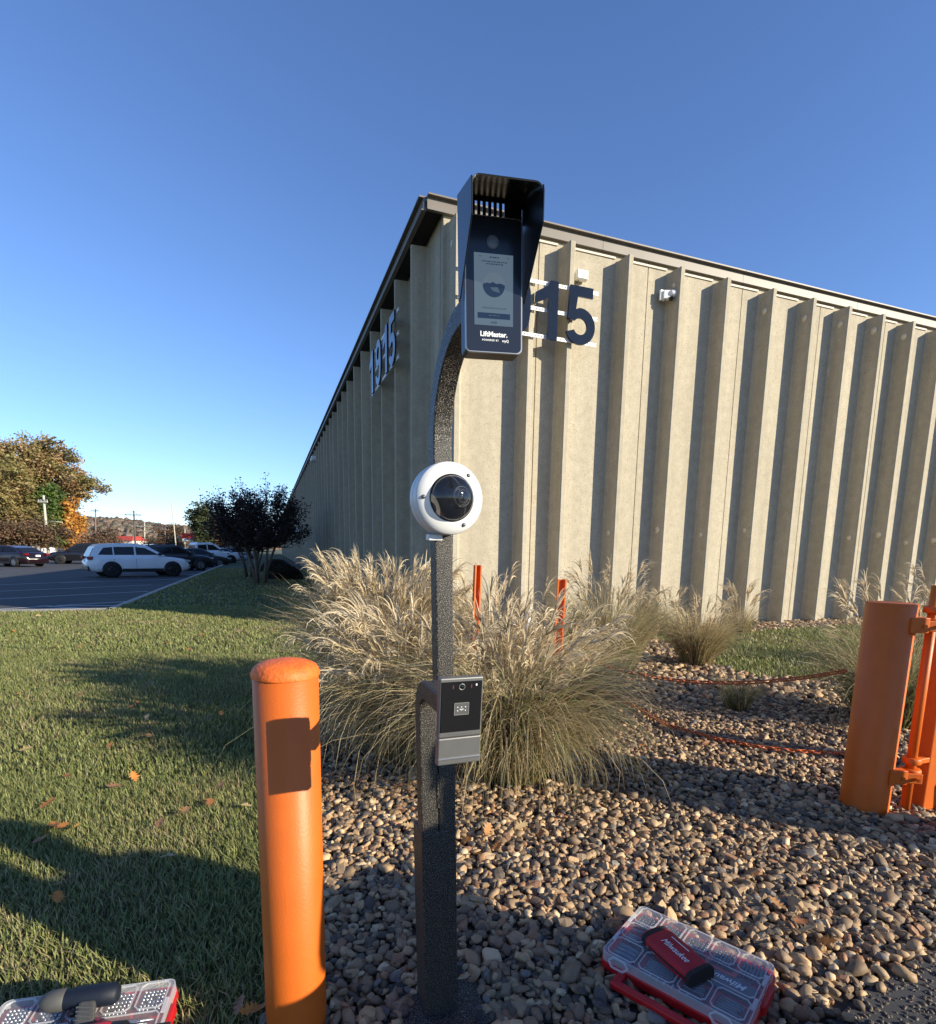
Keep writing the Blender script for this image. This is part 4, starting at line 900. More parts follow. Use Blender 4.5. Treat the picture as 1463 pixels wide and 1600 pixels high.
# cordless drill lying on the left case
m_navy = mat('navy_tool_shell', (0.004, 0.008, 0.018), 0.6, var=0.12, vs=30, bump=0.06, bs=200); m_toolgrey = mat('grey_tool_rubber', (0.07, 0.07, 0.066), 0.65, var=0.15, vs=30, bump=0.2, bs=250)
dr = empty('cordless_drill', (-1.095, 1.42, 0.135), (R(-82), R(4), R(16))); tag(dr, 'navy cordless drill with a grey grip lying on the clear lid', 'drill')
MB().lathe([(0, 0.075), (0.020, 0.075), (0.029, 0.065), (0.031, 0.03), (0.031, -0.035), (0.026, -0.055), (0.026, -0.075)], 24, axis='x').build('motor_housing', m_navy, dr)
MB().lathe([(0.027, -0.062), (0.030, -0.066), (0.029, -0.10), (0.021, -0.118), (0.010, -0.125), (0, -0.125)], 24, axis='x').build('gear_nose', m_toolgrey, dr)
gm = MB(); gm.prism([(-0.022, 0), (0.024, 0), (0.046, -0.11), (0.040, -0.125), (0.000, -0.125), (-0.004, -0.11)], -0.017, 0.017, 'y'); gm.build('grip', m_toolgrey, dr, (0, 0, -0.024), bev=0.010, seg=3)
for k in range(5): MB().box((0.004 + k * 0.004, 0, -0.05 - k * 0.014), (0.050, 0.037, 0.004), ry=R(12)).build('grip_rib', m_toolgrey, dr, bev=0.0015, seg=1)
MB().box((-0.026, 0, -0.045), (0.016, 0.014, 0.026)).build('trigger', m_black, dr, bev=0.004)
MB().box((0.022, 0, -0.172), (0.10, 0.062, 0.045)).build('battery', m_navy, dr, bev=0.008, seg=3)
MB().box((0.012, 0.032, 0.004), (0.06, 0.002, 0.012)).build('label', mat('pale_blue_label', (0.25, 0.42, 0.55), 0.5, var=0.05, vs=20), dr)
im = empty('impact_driver', (-1.00, 1.30, 0.125), (R(-86), 0, R(14))); tag(im, 'red and black impact driver with a long black bit', 'drill')
MB().lathe([(0, -0.05), (0.024, -0.048), (0.030, -0.03), (0.030, 0.025), (0.026, 0.04)], 24, axis='x').build('motor_housing', m_red, im)
MB().lathe([(0.026, 0.036), (0.027, 0.045), (0.024, 0.075), (0.013, 0.085), (0.011, 0.10), (0, 0.10)], 24, axis='x').build('hammer_case', m_black, im)
MB().lathe([(0, 0.098), (0.0036, 0.098), (0.0036, 0.185), (0, 0.19)], 6, axis='x', smooth=False).build('bit', m_black, im)
gm = MB(); gm.prism([(-0.024, 0), (0.020, 0), (0.004, -0.11), (-0.034, -0.11)], -0.016, 0.016, 'y'); gm.build('grip', m_black, im, (0, 0, -0.024), bev=0.009, seg=3)
MB().box((-0.018, 0, -0.155), (0.09, 0.06, 0.045)).build('battery', m_red, im, bev=0.008)
MB().box((0.0, 0.031, 0.006), (0.05, 0.002, 0.016)).build('label', m_white, im)

# ================================================================== FALLEN LEAVES
def oak_leaf(seed):
    r_ = np.random.default_rng(seed); L = 1.0; rib = []; edge = []
    prof = [(0.0, 0.02), (0.10, 0.10), (0.18, 0.30), (0.25, 0.12), (0.36, 0.40), (0.45, 0.14), (0.58, 0.42), (0.68, 0.13), (0.80, 0.26), (0.88, 0.10), (1.0, 0.0)]
    V = []; F = []; curl = 0.25 + 0.35 * r_.random(); bend = 0.3 * r_.random() + 0.05
    def P(x, y): return (x - 0.5, y * (1 - 0.15 * abs(y)), curl * y * y * 1.4 + bend * (x - 0.5) ** 2 + 0.05 * math.sin(9 * x + seed) * abs(y) * 2)
    for x, w in prof:
        j = 0.85 + 0.3 * r_.random(); V += [P(x, 0), P(min(1, x + 0.05 * w * 3), w * j), P(min(1, x + 0.05 * w * 3), -w * (2 - j) * 0.95)]
    n = len(prof)
    for i in range(n - 1): F += [(3 * i, 3 * i + 1, 3 * i + 4, 3 * i + 3), (3 * i, 3 * i + 3, 3 * i + 5, 3 * i + 2)]
    b = len(V); V += [(-0.5, -0.008, 0.02), (-0.5, 0.008, 0.02), (-0.82, 0.006, 0.05), (-0.82, -0.006, 0.05)]; F.append((b, b + 1, b + 2, b + 3))
    return np.array(V), np.array(F)
LEAFC = [(0.42, 0.17, 0.05), (0.50, 0.26, 0.10), (0.36, 0.15, 0.06), (0.58, 0.42, 0.22), (0.30, 0.16, 0.09), (0.62, 0.24, 0.05)]
leaf_mesh = []
for i in range(12):
    V, F = oak_leaf(i); leaf_mesh.append(np_mesh('fallen_leaf', V, quads=F, col=np.tile(np.array(LEAFC[i % 6]), (len(V), 1)), mat=m_leaf, smooth=True))
lawn_px = [(30, 1145), (46, 1141), (140, 1120), (40, 1170), (95, 1187), (215, 1097), (240, 1130), (233, 1150), (172, 1165), (188, 1167), (178, 1228), (210, 1213), (75, 1255), (290, 1267), (328, 1253), (385, 1258), (250, 1286), (84, 1289), (98, 1290), (120, 1291), (62, 1312), (262, 1338), (96, 1380), (90, 1402), (105, 1212), (125, 1010), (86, 1012), (50, 993), (155, 995), (22, 986), (180, 962), (345, 1115), (315, 992), (60, 962), (126, 1084), (28, 1084), (205, 1104), (296, 1014), (262, 1004), (230, 1120), (375, 1570), (390, 1578), (405, 1576), (130, 967), (245, 972), (10, 1000), (345, 1228)]
bed_px = [(730, 1312), (778, 1322), (762, 1296), (845, 1302), (815, 1290), (700, 1298), (1005, 1165), (972, 1163), (1215, 1412), (1252, 1440), (1262, 1452), (960, 1438), (1292, 1470), (1408, 1284), (745, 1335), (880, 1275), (640, 1290), (1190, 1150), (1250, 1135), (1100, 1160)]
LEAFN = ['rust brown', 'light brown', 'dark brown', 'pale tan', 'dull grey brown', 'bright orange brown']
for i, (x, y) in enumerate(lawn_px + bed_px):
    on_l = i < len(lawn_px); p = gp(x, y, 0.058 if on_l else 0.055); k_ = i % 12; o = link('fallen_leaf', leaf_mesh[k_], None, tuple(p), (rng.normal(0, 0.35), rng.normal(0, 0.35), rng.random() * 6.28)); o.scale = ((0.072 if y > 1060 else 0.09) * (0.8 + 0.45 * rng.random()),) * 3
    if on_l: where = 'at the foot of the domed bollard' if x > 365 and y > 1500 else 'beside the domed bollard' if x > 275 and y > 1200 else 'in the shadow above the left tool case' if y > 1290 else 'near the kerb across the lawn' if y < 1030 else 'in the middle of the lawn' if x > 130 and y < 1180 else 'towards the left edge of the lawn' if x <= 130 else 'on the sunlit lawn left of the domed bollard'
    else: where = 'by the driveway edge' if x > 1150 and y > 1350 else 'under the drooping grass beside the pedestal' if y > 1270 and x < 1000 else 'beside the slack chain' if y < 1180 else 'just above the tool case on the stones' if y > 1400 else 'at the foot of the hinge bollard'
    tag(o, 'dry %s oak leaf lying %s' % (LEAFN[k_ % 6], where), 'leaf', 'fallen oak leaves on the lawn' if on_l else 'fallen oak leaves on the stones')

# ================================================================== ORNAMENTAL GRASSES
def ribbons(root, az, th0, kap, L, w, nseg, col, tipcol, r_):
    """arching ribbons; th = angle from the vertical grows along the blade"""
    n = len(az); d = np.stack([np.cos(az), np.sin(az), np.zeros(n)], 1); s = np.stack([-np.sin(az), np.cos(az), np.zeros(n)], 1)
    tw = r_.random(n) * 3.14; P = root.copy(); V = np.empty((n, 2 * nseg + 1, 3)); C = np.empty((n, 2 * nseg + 1, 3)); ends = []
    for i in range(nseg + 1):
        t = i / nseg; ww = w * (1 - 0.75 * t)
        th = th0 + kap * t ** 1.8
        sd = s * np.cos(tw)[:, None] + (d * np.cos(th)[:, None] - np.array([0, 0, 1]) * np.sin(th)[:, None]) * np.sin(tw)[:, None]
        c = col * (1 - t) + tipcol * t
        if i < nseg: V[:, 2 * i] = P - sd * ww[:, None] / 2; V[:, 2 * i + 1] = P + sd * ww[:, None] / 2; C[:, 2 * i] = c; C[:, 2 * i + 1] = c
        else: V[:, 2 * i] = P; C[:, 2 * i] = c
        st = (L / nseg)[:, None] * (d * np.sin(th)[:, None] + np.array([0, 0, 1]) * np.cos(th)[:, None])
        if i < nseg: P = P + st
        P[:, 2] = np.maximum(P[:, 2], 0.015)
    k = 2 * nseg + 1; b = (np.arange(n) * k)[:, None]
    Q = np.concatenate([b + np.array([[2 * i, 2 * i + 1, 2 * i + 3, 2 * i + 2]]) for i in range(nseg - 1)]); T = b + np.array([[k - 3, k - 2, k - 1]])
    return V.reshape(-1, 3), Q, T, C.reshape(-1, 3), P, th, d
def grass_clump(loc, label, R0, H, nb, npl, green, seed, spread=1.0, plume_h=1.25, az_bias=None, plume=0.19, lean=0.0, mop=0.5):
    r_ = np.random.default_rng(seed); t = empty('ornamental_grass', loc); tag(t, label, 'ornamental grass')
    a = r_.random(nb) * 6.283; rr = R0 * np.sqrt(r_.random(nb)); root = np.stack([rr * np.cos(a), rr * np.sin(a), np.zeros(nb)], 1)
    az = a + r_.normal(0, 0.7, nb); L = H * (0.55 + 0.75 * r_.random(nb)); th0 = np.abs(r_.normal(0.10, 0.16, nb)) * spread + 0.25 * rr / R0; kap = np.where(r_.random(nb) < 0.12, 1.6, 1.0) * (mop + (2.4 - 0.4 * mop) * r_.random(nb) ** 1.3) * spread
    tan = np.array([0.38, 0.275, 0.13]); pale = np.array([0.56, 0.45, 0.27]); grn = np.array([0.135, 0.165, 0.045]); brn = np.array([0.20, 0.14, 0.075])
    u_ = r_.random((nb, 1)); col = np.where(u_ < green, grn, np.where(u_ < green + (1 - green) * 0.62, tan, np.where(u_ < green + (1 - green) * 0.86, pale, brn))) * (0.7 + 0.6 * r_.random((nb, 1)))
    tip = col * 0.55 + pale * 0.45 * (0.8 + 0.4 * r_.random((nb, 1)))
    V, Q, T, C, _, _, _ = ribbons(root, az, th0, kap, L, 0.0068 * (0.6 + 0.7 * r_.random(nb)), 7, col, tip, r_)
    o = link('foliage', np_mesh('foliage', V, quads=Q, tris=T, col=C, mat=m_straw), t); tag(o, kind='stuff')
    if npl:
        a = r_.random(npl) * 6.283; rr = R0 * np.sqrt(r_.random(npl)); root = np.stack([rr * np.cos(a), rr * np.sin(a), np.zeros(npl)], 1)
        az = (a if az_bias is None else az_bias + r_.normal(0, 1.0, npl)) + r_.normal(0, 0.4, npl); L = H * plume_h * (0.72 + 0.4 * r_.random(npl)); th0 = np.abs(r_.normal(0.10, 0.12, npl)) * (0.5 + spread * 0.5) + lean; kap = (0.15 + 0.9 * r_.random(npl) ** 1.5) * (0.5 + spread * 0.5)
        c = np.tile(tan, (npl, 1)) * (0.8 + 0.5 * r_.random((npl, 1)))
        V1, Q1, T1, C1, E, th, d = ribbons(root, az, th0, kap, L, np.full(npl, 0.0042), 6, c, c, r_)
        m = 18; idx = np.repeat(np.arange(npl), m); nn = npl * m
        back = r_.random(nn) * 0.9
        dirv = d[idx] * np.sin(th[idx])[:, None] + np.array([0, 0, 1]) * np.cos(th[idx])[:, None]
        base = E[idx] - dirv * (back * plume * 0.8)[:, None]; droop = np.repeat(r_.random(npl), m)
        az2 = np.arctan2(d[idx][:, 1], d[idx][:, 0]) + r_.normal(0, 0.38, nn); L2 = plume * (0.55 + 0.5 * r_.random(nn)) * (1.15 - 0.5 * back)
        pc_ = np.repeat(np.array([0.57, 0.465, 0.30]) * (0.9 + 0.35 * r_.random((npl, 1))), m, 0) * (0.85 + 0.3 * r_.random((nn, 1)))
        V2, Q2, T2, C2, _, _, _ = ribbons(base, az2, th[idx] * 0.75 + 0.1 + r_.normal(0, 0.15, nn), 0.5 + 2.6 * droop + r_.normal(0, 0.35, nn), L2, 0.0100 * (0.7 + 0.6 * r_.random(nn)), 6, pc_ * 0.9, pc_ * 1.1, r_)
        n1 = len(V1); o = link('plumes', np_mesh('plumes', np.concatenate([V1, V2]), quads=np.concatenate([Q1, Q2 + n1]), tris=np.concatenate([T1, T2 + n1]), col=np.concatenate([C1, C2]), mat=m_straw), t); tag(o, kind='stuff')
    return t
grass_clump((0.28, 3.40, 0), 'big tan and green ornamental grass drooping onto the stones right of the pedestal', 0.25, 1.02, 5000, 90, 0.40, 51, 1.02, 1.0, mop=1.35)
grass_clump((-0.42, 3.72, 0), 'ornamental grass with curled pale plumes just left of the pedestal', 0.20, 1.05, 1900, 90, 0.15, 52, 1.25, 1.0, az_bias=math.pi, plume=0.24, lean=0.15, mop=1.2)
grass_clump((-0.72, 4.85, 0), 'tall tan plumed grass at the edge of the left lawn', 0.34, 1.12, 4400, 280, 0.08, 53, 0.72, 1.10, mop=0.9)
grass_clump((0.12, 5.0, 0), 'tall straw grass standing behind the black pedestal', 0.34, 0.86, 2400, 60, 0.08, 54, 0.62, 1.28)
grass_clump((0.74, 4.75, 0), 'straw grass round the foot of the leaning orange post', 0.26, 0.80, 2300, 45, 0.14, 55, 0.85, 1.1, mop=0.9)
grass_clump((1.72, 6.6, 0), 'greenish plumed grass between the big clump and the sunny wall', 0.30, 1.0, 2300, 50, 0.42, 56, 0.75, 1.2)
grass_clump(tuple(gp(1088, 1040)), 'lone round grass tuft beside the small side lawn', 0.17, 0.74, 1700, 24, 0.3, 57, 0.8, 1.1)
grass_clump(tuple(gp(1152, 1112)), 'small low green grass tuft on the river stones', 0.07, 0.36, 420, 0, 0.6, 58, 0.9)
grass_clump(tuple(wx(4.15, -0.75, 0)), 'wispy plumed grass against the wall, left of two', 0.12, 0.62, 300, 16, 0.3, 59, 0.8, 1.25)
grass_clump(tuple(wx(5.6, -0.9, 0)), 'wispy plumed grass against the wall, right of two', 0.14, 0.66, 380, 22, 0.3, 60, 0.8, 1.25)
grass_clump((3.72, 4.62, 0), 'dark green grass clump behind the gate hinge', 0.24, 0.95, 2000, 40, 0.6, 61, 1.1, 1.2)
grass_clump((6.1, 7.0, 0), 'tall pale plumed grass beyond the gate', 0.20, 0.88, 700, 36, 0.3, 62, 0.7, 1.35)
# ================================================================== PARKED VEHICLES
def paint(name, col, rough=0.28, metal=0.0): return mat(name, col, rough, metal, var=0.04, vs=2, coat=0.6)
CARS = {
 'suv': dict(L=4.65, hw=0.93, zb=0.27, top=[(-2.32, 0.80), (-2.26, 1.0), (-2.0, 1.06), (0.6, 1.06), (1.0, 1.04), (1.55, 0.99), (2.05, 0.90), (2.26, 0.74), (2.32, 0.55)],
   cab=[(-2.22, 1.03), (-1.98, 1.50), (-1.80, 1.62), (-1.0, 1.69), (-0.2, 1.69), (0.25, 1.61), (1.12, 1.05)], win=[[(-1.88, 1.12), (-1.62, 1.46), (-1.25, 1.50), (-1.25, 1.12)], [(-1.19, 1.12), (-1.19, 1.505), (-0.32, 1.52), (-0.32, 1.12)], [(-0.24, 1.12), (-0.24, 1.515), (0.18, 1.47), (0.78, 1.13)]], wb=(-1.35, 1.38), wr=0.365, roof=0.66),
 'sedan': dict(L=4.85, hw=0.92, zb=0.20, top=[(-2.42, 0.62), (-2.36, 0.90), (-2.1, 1.0), (-1.5, 1.02), (0.5, 0.95), (0.95, 0.93), (1.7, 0.84), (2.2, 0.70), (2.42, 0.50)],
   cab=[(-2.0, 0.99), (-1.35, 1.32), (-0.75, 1.44), (-0.1, 1.45), (0.35, 1.38), (1.2, 0.93)], win=[[(-1.55, 1.06), (-1.2, 1.27), (-0.85, 1.35), (-0.45, 1.37), (-0.45, 1.03)], [(-0.38, 1.03), (-0.38, 1.37), (-0.05, 1.37), (0.3, 1.31), (0.85, 1.0)]], wb=(-1.42, 1.42), wr=0.335, roof=0.60),
 'pickup': dict(L=5.7, hw=0.98, zb=0.38, top=[(-2.85, 0.9), (-2.84, 1.20), (-2.7, 1.22), (-1.0, 1.22), (0.75, 1.20), (1.15, 1.19), (2.3, 1.12), (2.7, 1.02), (2.84, 0.6)],
   cab=[(-1.05, 1.19), (-0.98, 1.75), (-0.75, 1.90), (0.3, 1.92), (0.62, 1.84), (1.38, 1.19)], win=[[(-0.86, 1.28), (-0.82, 1.70), (-0.1, 1.74), (-0.1, 1.28)], [(-0.02, 1.28), (-0.02, 1.74), (0.45, 1.72), (1.02, 1.28)]], wb=(-1.75, 1.85), wr=0.41, roof=0.72)}
def wheel_mesh(r, w):
    ty = MB().lathe([(r * 0.62, -w / 2), (r * 0.93, -w / 2), (r, -w / 2 + 0.03), (r, w / 2 - 0.03), (r * 0.93, w / 2), (r * 0.62, w / 2)], 30, axis='y')
    rm = MB().lathe([(r * 0.63, w / 2 - 0.012), (r * 0.60, w / 2 + 0.002), (r * 0.55, w / 2 - 0.02), (r * 0.2, w / 2 - 0.05), (0, w / 2 - 0.05)], 30, axis='y')
    for k in range(7):
        a = 2 * math.pi * k / 7; c = Vector((math.cos(a), 0, math.sin(a))); s = Vector((-math.sin(a), 0, math.cos(a)))
        p = [c * r * 0.12 + s * 0.035, c * r * 0.56 + s * 0.028, c * r * 0.56 - s * 0.028, c * r * 0.12 - s * 0.035]
        rm.add([q + Vector((0, w / 2 - 0.045, 0)) for q in p] + [q + Vector((0, w / 2 - 0.010, 0)) for q in p], [(4, 5, 6, 7), (0, 1, 5, 4), (2, 3, 7, 6)])
    return ty, rm
def car(kind, loc, rz, col, label, name='parked_car', rimm=None, trim=True, rack=False, cat_='car', group=None):
    k = CARS[kind]; t = empty(name, loc, (0, 0, rz)); tag(t, label, cat_, group); hw, zb, L = k['hw'], k['zb'], k['L']; dark = m_black
    xs = np.linspace(-L / 2, L / 2, 27); tx = [p[0] for p in k['top']]; tz = [p[1] for p in k['top']]
    V = []; F = []; n = 14
    for x in xs:
        e = abs(x) / (L / 2); w = hw * (1 - 0.22 * max(0, (e - 0.80) / 0.20) ** 2); zt = float(np.interp(x, tx, tz)); b = zb + 0.10 * max(0, (e - 0.85) / 0.15)
        half = [(w * 0.80, b), (w * 0.96, b + 0.06), (w, b + 0.22), (w * 1.0, b + (zt - b) * 0.62), (w * 0.985, b + (zt - b) * 0.80), (w * 0.95, zt - 0.03), (w * 0.84, zt)]
        ring_ = half + [(-y, z) for y, z in half[::-1]]
        V += [(x, y, z) for y, z in ring_]
    for i in range(len(xs) - 1):
        for j in range(n): F.append((i * n + j, i * n + (j + 1) % n, (i + 1) * n + (j + 1) % n, (i + 1) * n + j))
    F += [tuple(range(n))[::-1], tuple((len(xs) - 1) * n + j for j in range(n))]
    m_ = MB(); m_.add(V, F, True); body = m_.build('body', col, t)
    zr = max(p[1] for p in k['cab']); z0 = k['cab'][0][1]
    yw = lambda z: hw * 0.88 + (k['roof'] - hw * 0.88) * max(0, (z - z0) / (zr - z0)) ** 1.15
    cb = k['cab']; c_ = MB(); N_ = len(cb); c_.add([(x, yw(z), z) for x, z in cb] + [(x, -yw(z), z) for x, z in cb], [tuple(range(N_)), tuple(range(N_, 2 * N_))[::-1]] + [(i, N_ + i, N_ + i + 1, i + 1) for i in range(N_ - 1)])
    c_.build('cabin', col, t, bev=0.03, seg=2)
    for wpts in k['win']:
        for s in (1, -1):
            m_ = MB(); m_.add([(x, s * (yw(z) + 0.012), z) for x, z in wpts], [tuple(range(len(wpts)))]); m_.build('window', m_glass_dark, t)
    def glass(a, b, nm, off):
        (x1, z1), (x2, z2) = a, b; q = []; ux, uz = x2 - x1, z2 - z1; l = math.hypot(ux, uz); nx, nz = off * uz / l, -off * ux / l
        for f, s in ((0.08, 1), (0.08, -1), (0.92, -1), (0.92, 1)):
            x, z = x1 + ux * f, z1 + uz * f; q.append((x + nx * 0.02, s * yw(z) * 0.88, z + nz * 0.02))
        MB().add(q, [(0, 1, 2, 3)]).build(nm, m_glass_dark, t)
    glass(cb[-2], cb[-1], 'windscreen', -1); glass(cb[0], cb[1], 'rear_window', -1)
    ty, rm = wheel_mesh(k['wr'], 0.23)
    tm = ty.mesh('wheel', m_rubber); rmm = rm.mesh('rim', rimm or m_rim)
    for x in k['wb']:
        for s in (1, -1):
            a = MB(); a.lathe([(0, 0), (k['wr'] + 0.055, 0), (k['wr'] + 0.055, 0.012), (0, 0.012)], 30, axis='y'); a.build('wheel_arch', dark, t, (x, s * (hw - 0.002) - (0.006 if s > 0 else 0.006), k['wr'] + 0.02))
            w_ = link('wheel', tm, t, (x, s * (hw - 0.095), k['wr']), (0, 0, 0 if s > 0 else math.pi)); link('rim', rmm, w_)
    for s in (1, -1):
        MB().box(((k['wb'][0] + k['wb'][1]) / 2, s * (hw - 0.012), zb + 0.09), (k['wb'][1] - k['wb'][0] - 2 * k['wr'] - 0.16, 0.05, 0.15)).build('sill', dark if trim else col, t, bev=0.015)
        zh = float(np.interp(2.0, tx, tz)); MB().box((L / 2 - 0.20, s * hw * 0.72, zh - 0.10), (0.32, 0.34, 0.10), rz=-s * 0.28).build('headlight', m_lampclear, t, bev=0.02)
        zl = float(np.interp(-L / 2 + 0.15, tx, tz)); MB().box((-L / 2 + 0.13, s * hw * 0.80, zl - 0.06), (0.24, 0.24, 0.16 if kind != 'sedan' else 0.11), rz=s * 0.2).build('tail_light', m_lampred, t, bev=0.02)
        MB().box((k['win'][-1][-1][0] + 0.02, s * (hw + 0.06), k['win'][-1][-1][1] + 0.03), (0.16, 0.20, 0.13)).build('wing_mirror', col if col is not M_SUVW else dark, t, bev=0.03)
        for wpts in k['win'][-2:]:
            xm = wpts[-1][0] - 0.62 if wpts is k['win'][-1] else wpts[-1][0] - 0.22
            MB().box((min(p[0] for p in wpts) + 0.16, s * (hw * 0.985), z0 - 0.10), (0.20, 0.03, 0.035)).build('door_handle', col, t, bev=0.008)
            MB().box((min(p[0] for p in wpts) - 0.03, s * hw * 0.985, (zb + z0) / 2 + 0.03), (0.010, 0.036, z0 - zb - 0.26)).build('door_seam', dark, t)
    MB().box((-L / 2 + 0.10, 0, zb + 0.20), (0.22, hw * 1.62, 0.24)).build('rear_bumper', dark if trim else col, t, bev=0.04)
    MB().box((L / 2 - 0.12, 0, zb + 0.18), (0.22, hw * 1.55, 0.22)).build('front_bumper', dark if trim else col, t, bev=0.04)
    MB().box((-L / 2 + 0.02, 0, z0 - 0.22), (0.05, 0.34, 0.12)).build('number_plate', m_white, t, bev=0.006)
    if rack:
        for s in (1, -1): MB().tube([(-1.6, s * 0.60, zr - 0.05), (-1.4, s * 0.6, zr + 0.05), (0.0, s * 0.6, zr + 0.05), (0.25, s * 0.58, zr - 0.06)], 0.02, 8).build('roof_rail', dark, t)
    return t
M_SUVW = paint('white_car_paint', (0.72, 0.73, 0.74)); M_BLK = paint('black_car_paint', (0.008, 0.008, 0.010)); M_MAR = paint('maroon_car_paint', (0.012, 0.004, 0.006)); M_BLU = paint('pale_blue_car_paint', (0.30, 0.42, 0.58)); M_SIL = paint('silver_car_paint', (0.42, 0.43, 0.45), 0.3, 0.4); M_GRA = paint('charcoal_car_paint', (0.02, 0.021, 0.024))
AZ = 43.0
def cpos(px, Y): p = at(px, 870, Y); return (p[0], Y, LZ)
def cr(az): return R(90 - az)
car('suv', cpos(215, 28.6), cr(46), M_SUVW, 'white estate style car parked nearest in the shaded row', rimm=m_rimdark, group='cars parked along the kerb')
car('suv', cpos(270, 36.0), cr(AZ), M_BLK, 'black car with roof rails behind the white estate style car', rack=True, group='cars parked along the kerb')
car('sedan', cpos(306, 42.5), cr(AZ), M_GRA, 'charcoal saloon parked between the black car and the white pickup', trim=False, group='cars parked along the kerb')
car('pickup', cpos(320, 47.5), cr(AZ), M_SUVW, 'white pickup truck with dark windows in the shaded row', name='pickup_truck', rimm=m_rimdark, cat_='pickup truck', group='cars parked along the kerb')
car('sedan', cpos(346, 56.0), cr(AZ), M_BLU, 'pale blue car parked just past the white pickup', trim=False, group='cars parked along the kerb')
car('sedan', cpos(359, 62.0), cr(AZ), M_BLK, 'black saloon parked beyond the pale blue car', trim=False, group='cars parked along the kerb')
car('sedan', cpos(371, 70.0), cr(AZ), M_SIL, 'silver car parked farthest along the shaded row', trim=False, group='cars parked along the kerb')
car('sedan', cpos(16, 38.5), cr(-78), M_MAR, 'dark maroon saloon standing in the sun at the left of the lot', trim=False)
car('suv', cpos(130, 45.5), cr(-112), M_BLK, 'black car in the sun by the planted island', trim=False, rimm=m_rimdark)
for px, Y, az, lab in ((8, 66, -70, 'white van half hidden behind the trees, leftmost of the three'), (52, 70, -75, 'white van half hidden behind the low bare trees, middle of the three'), (104, 78, -80, 'white van half hidden below the orange tree, rightmost of the three')):
    car('pickup', cpos(px, Y), cr(az), M_SUVW, lab, name='parked_van', cat_='van', trim=False)
# ================================================================== TREES, POLES, FAR BUILDINGS
def leaf_cloud(P, size, cols, r_, flat=0.5):
    n = len(P); a = r_.normal(size=(n, 3)); a[:, 2] *= flat; a /= np.linalg.norm(a, axis=1)[:, None] + 1e-9; b = np.cross(a, r_.normal(size=(n, 3))); b /= np.linalg.norm(b, axis=1)[:, None] + 1e-9
    s = size * (0.6 + 0.8 * r_.random((n, 1))); V = np.stack([P - a * s, P - b * s * 0.55, P + a * s, P + b * s * 0.55], 1)
    Q = (np.arange(n) * 4)[:, None] + np.array([[0, 1, 2, 3]]); return V.reshape(-1, 3), Q, np.repeat(cols, 4, 0)
def tree(name, loc, label, H, crown_z, rx, rz_, n_cl, per, leaf, pal, seed, bark=None, trunk_r=0.3, limbs=9, cl_r=0.16, group=None, hollow=0.35, multi=0, sparse_top=0.0, cat_='tree', droop=0.0, flat=0.5):
    r_ = np.random.default_rng(seed); t = empty(name, loc); tag(t, label, cat_, group); bark = bark or m_bark
    C_ = np.array([0, 0, crown_z])
    u_ = r_.normal(size=(n_cl, 3)); u_ /= np.linalg.norm(u_, axis=1)[:, None]; rad = (hollow + (1 - hollow) * r_.random(n_cl)) [:, None]
    lob = 1 + 0.22 * np.sin(3 * np.arctan2(u_[:, 1], u_[:, 0]) + seed) [:, None] + 0.18 * np.sin(5 * u_[:, 2:3] + seed)
    cl = C_ + u_ * rad * lob * np.array([rx, rx, rz_]); cl[:, 2] = np.maximum(cl[:, 2], crown_z - rz_ * 0.95)
    m_ = MB(); base_n = max(1, multi)
    tops = []
    for i in range(base_n):
        a = 6.283 * i / base_n + r_.random(); off = np.array([math.cos(a), math.sin(a), 0]) * (0.02 if multi == 0 else 0.28 * trunk_r / 0.08 * 0.6)
        top = C_ + (np.array([0, 0, rz_ * 0.1]) if multi == 0 else np.array([math.cos(a) * rx * 0.42, math.sin(a) * rx * 0.42, -rz_ * 0.15 + r_.random() * rz_ * 0.4]))
        p = [off + np.array([0, 0, -0.2])]; k = 7
        for j in range(1, k + 1):
            f = j / k; p.append(off * (1 - f) + top * f ** (1.0 if multi == 0 else 1.0) + r_.normal(0, trunk_r * 0.35, 3) * (j < k)); p[-1][2] = max(0.05, top[2] * f)
        m_.tube(p, list(np.linspace(trunk_r * (1.15 if multi == 0 else 1), trunk_r * 0.35, k + 1)), 9); tops.append(p)
    for i in range(limbs):
        p = tops[i % base_n]; s0 = np.array(p[3 + r_.integers(0, 4)]); e = cl[r_.integers(0, n_cl)]; md = (s0 + e) / 2 + r_.normal(0, 0.05, 3) * rx + np.array([0, 0, 0.08 * rx])
        m_.tube([s0, (s0 * 0.6 + md * 0.4), md, (md + e) / 2 + r_.normal(0, 0.02, 3) * rx, e], [trunk_r * 0.42, trunk_r * 0.34, trunk_r * 0.24, trunk_r * 0.15, trunk_r * 0.05], 6)
    m_.build('trunk', bark, t)
    ci = np.repeat(np.arange(n_cl), per); P = cl[ci] + r_.normal(size=(len(ci), 3)) * cl_r * rx * np.array([1, 1, 0.75]); P[:, 2] -= droop * r_.random(len(P)) * rz_ * 0.3
    P[:, 2] = np.maximum(P[:, 2], 0.3)
    pc_ = np.array(pal)[r_.integers(0, len(pal), n_cl)] * (0.75 + 0.5 * r_.random((n_cl, 1))); col = pc_[ci] * (0.75 + 0.5 * r_.random((len(ci), 1)))
    V, Q, c = leaf_cloud(P, leaf, col, r_, flat); o = link('crown', np_mesh('crown', V, quads=Q, col=c, mat=m_leaf), t); tag(o, kind='stuff')
    return t
def tpos(px, Y, z=0.0): p = at(px, 860, Y); return (p[0], Y, z - 0.15)
AUT = [(0.30, 0.205, 0.09), (0.27, 0.21, 0.09), (0.36, 0.26, 0.125), (0.23, 0.195, 0.08), (0.31, 0.185, 0.08)]
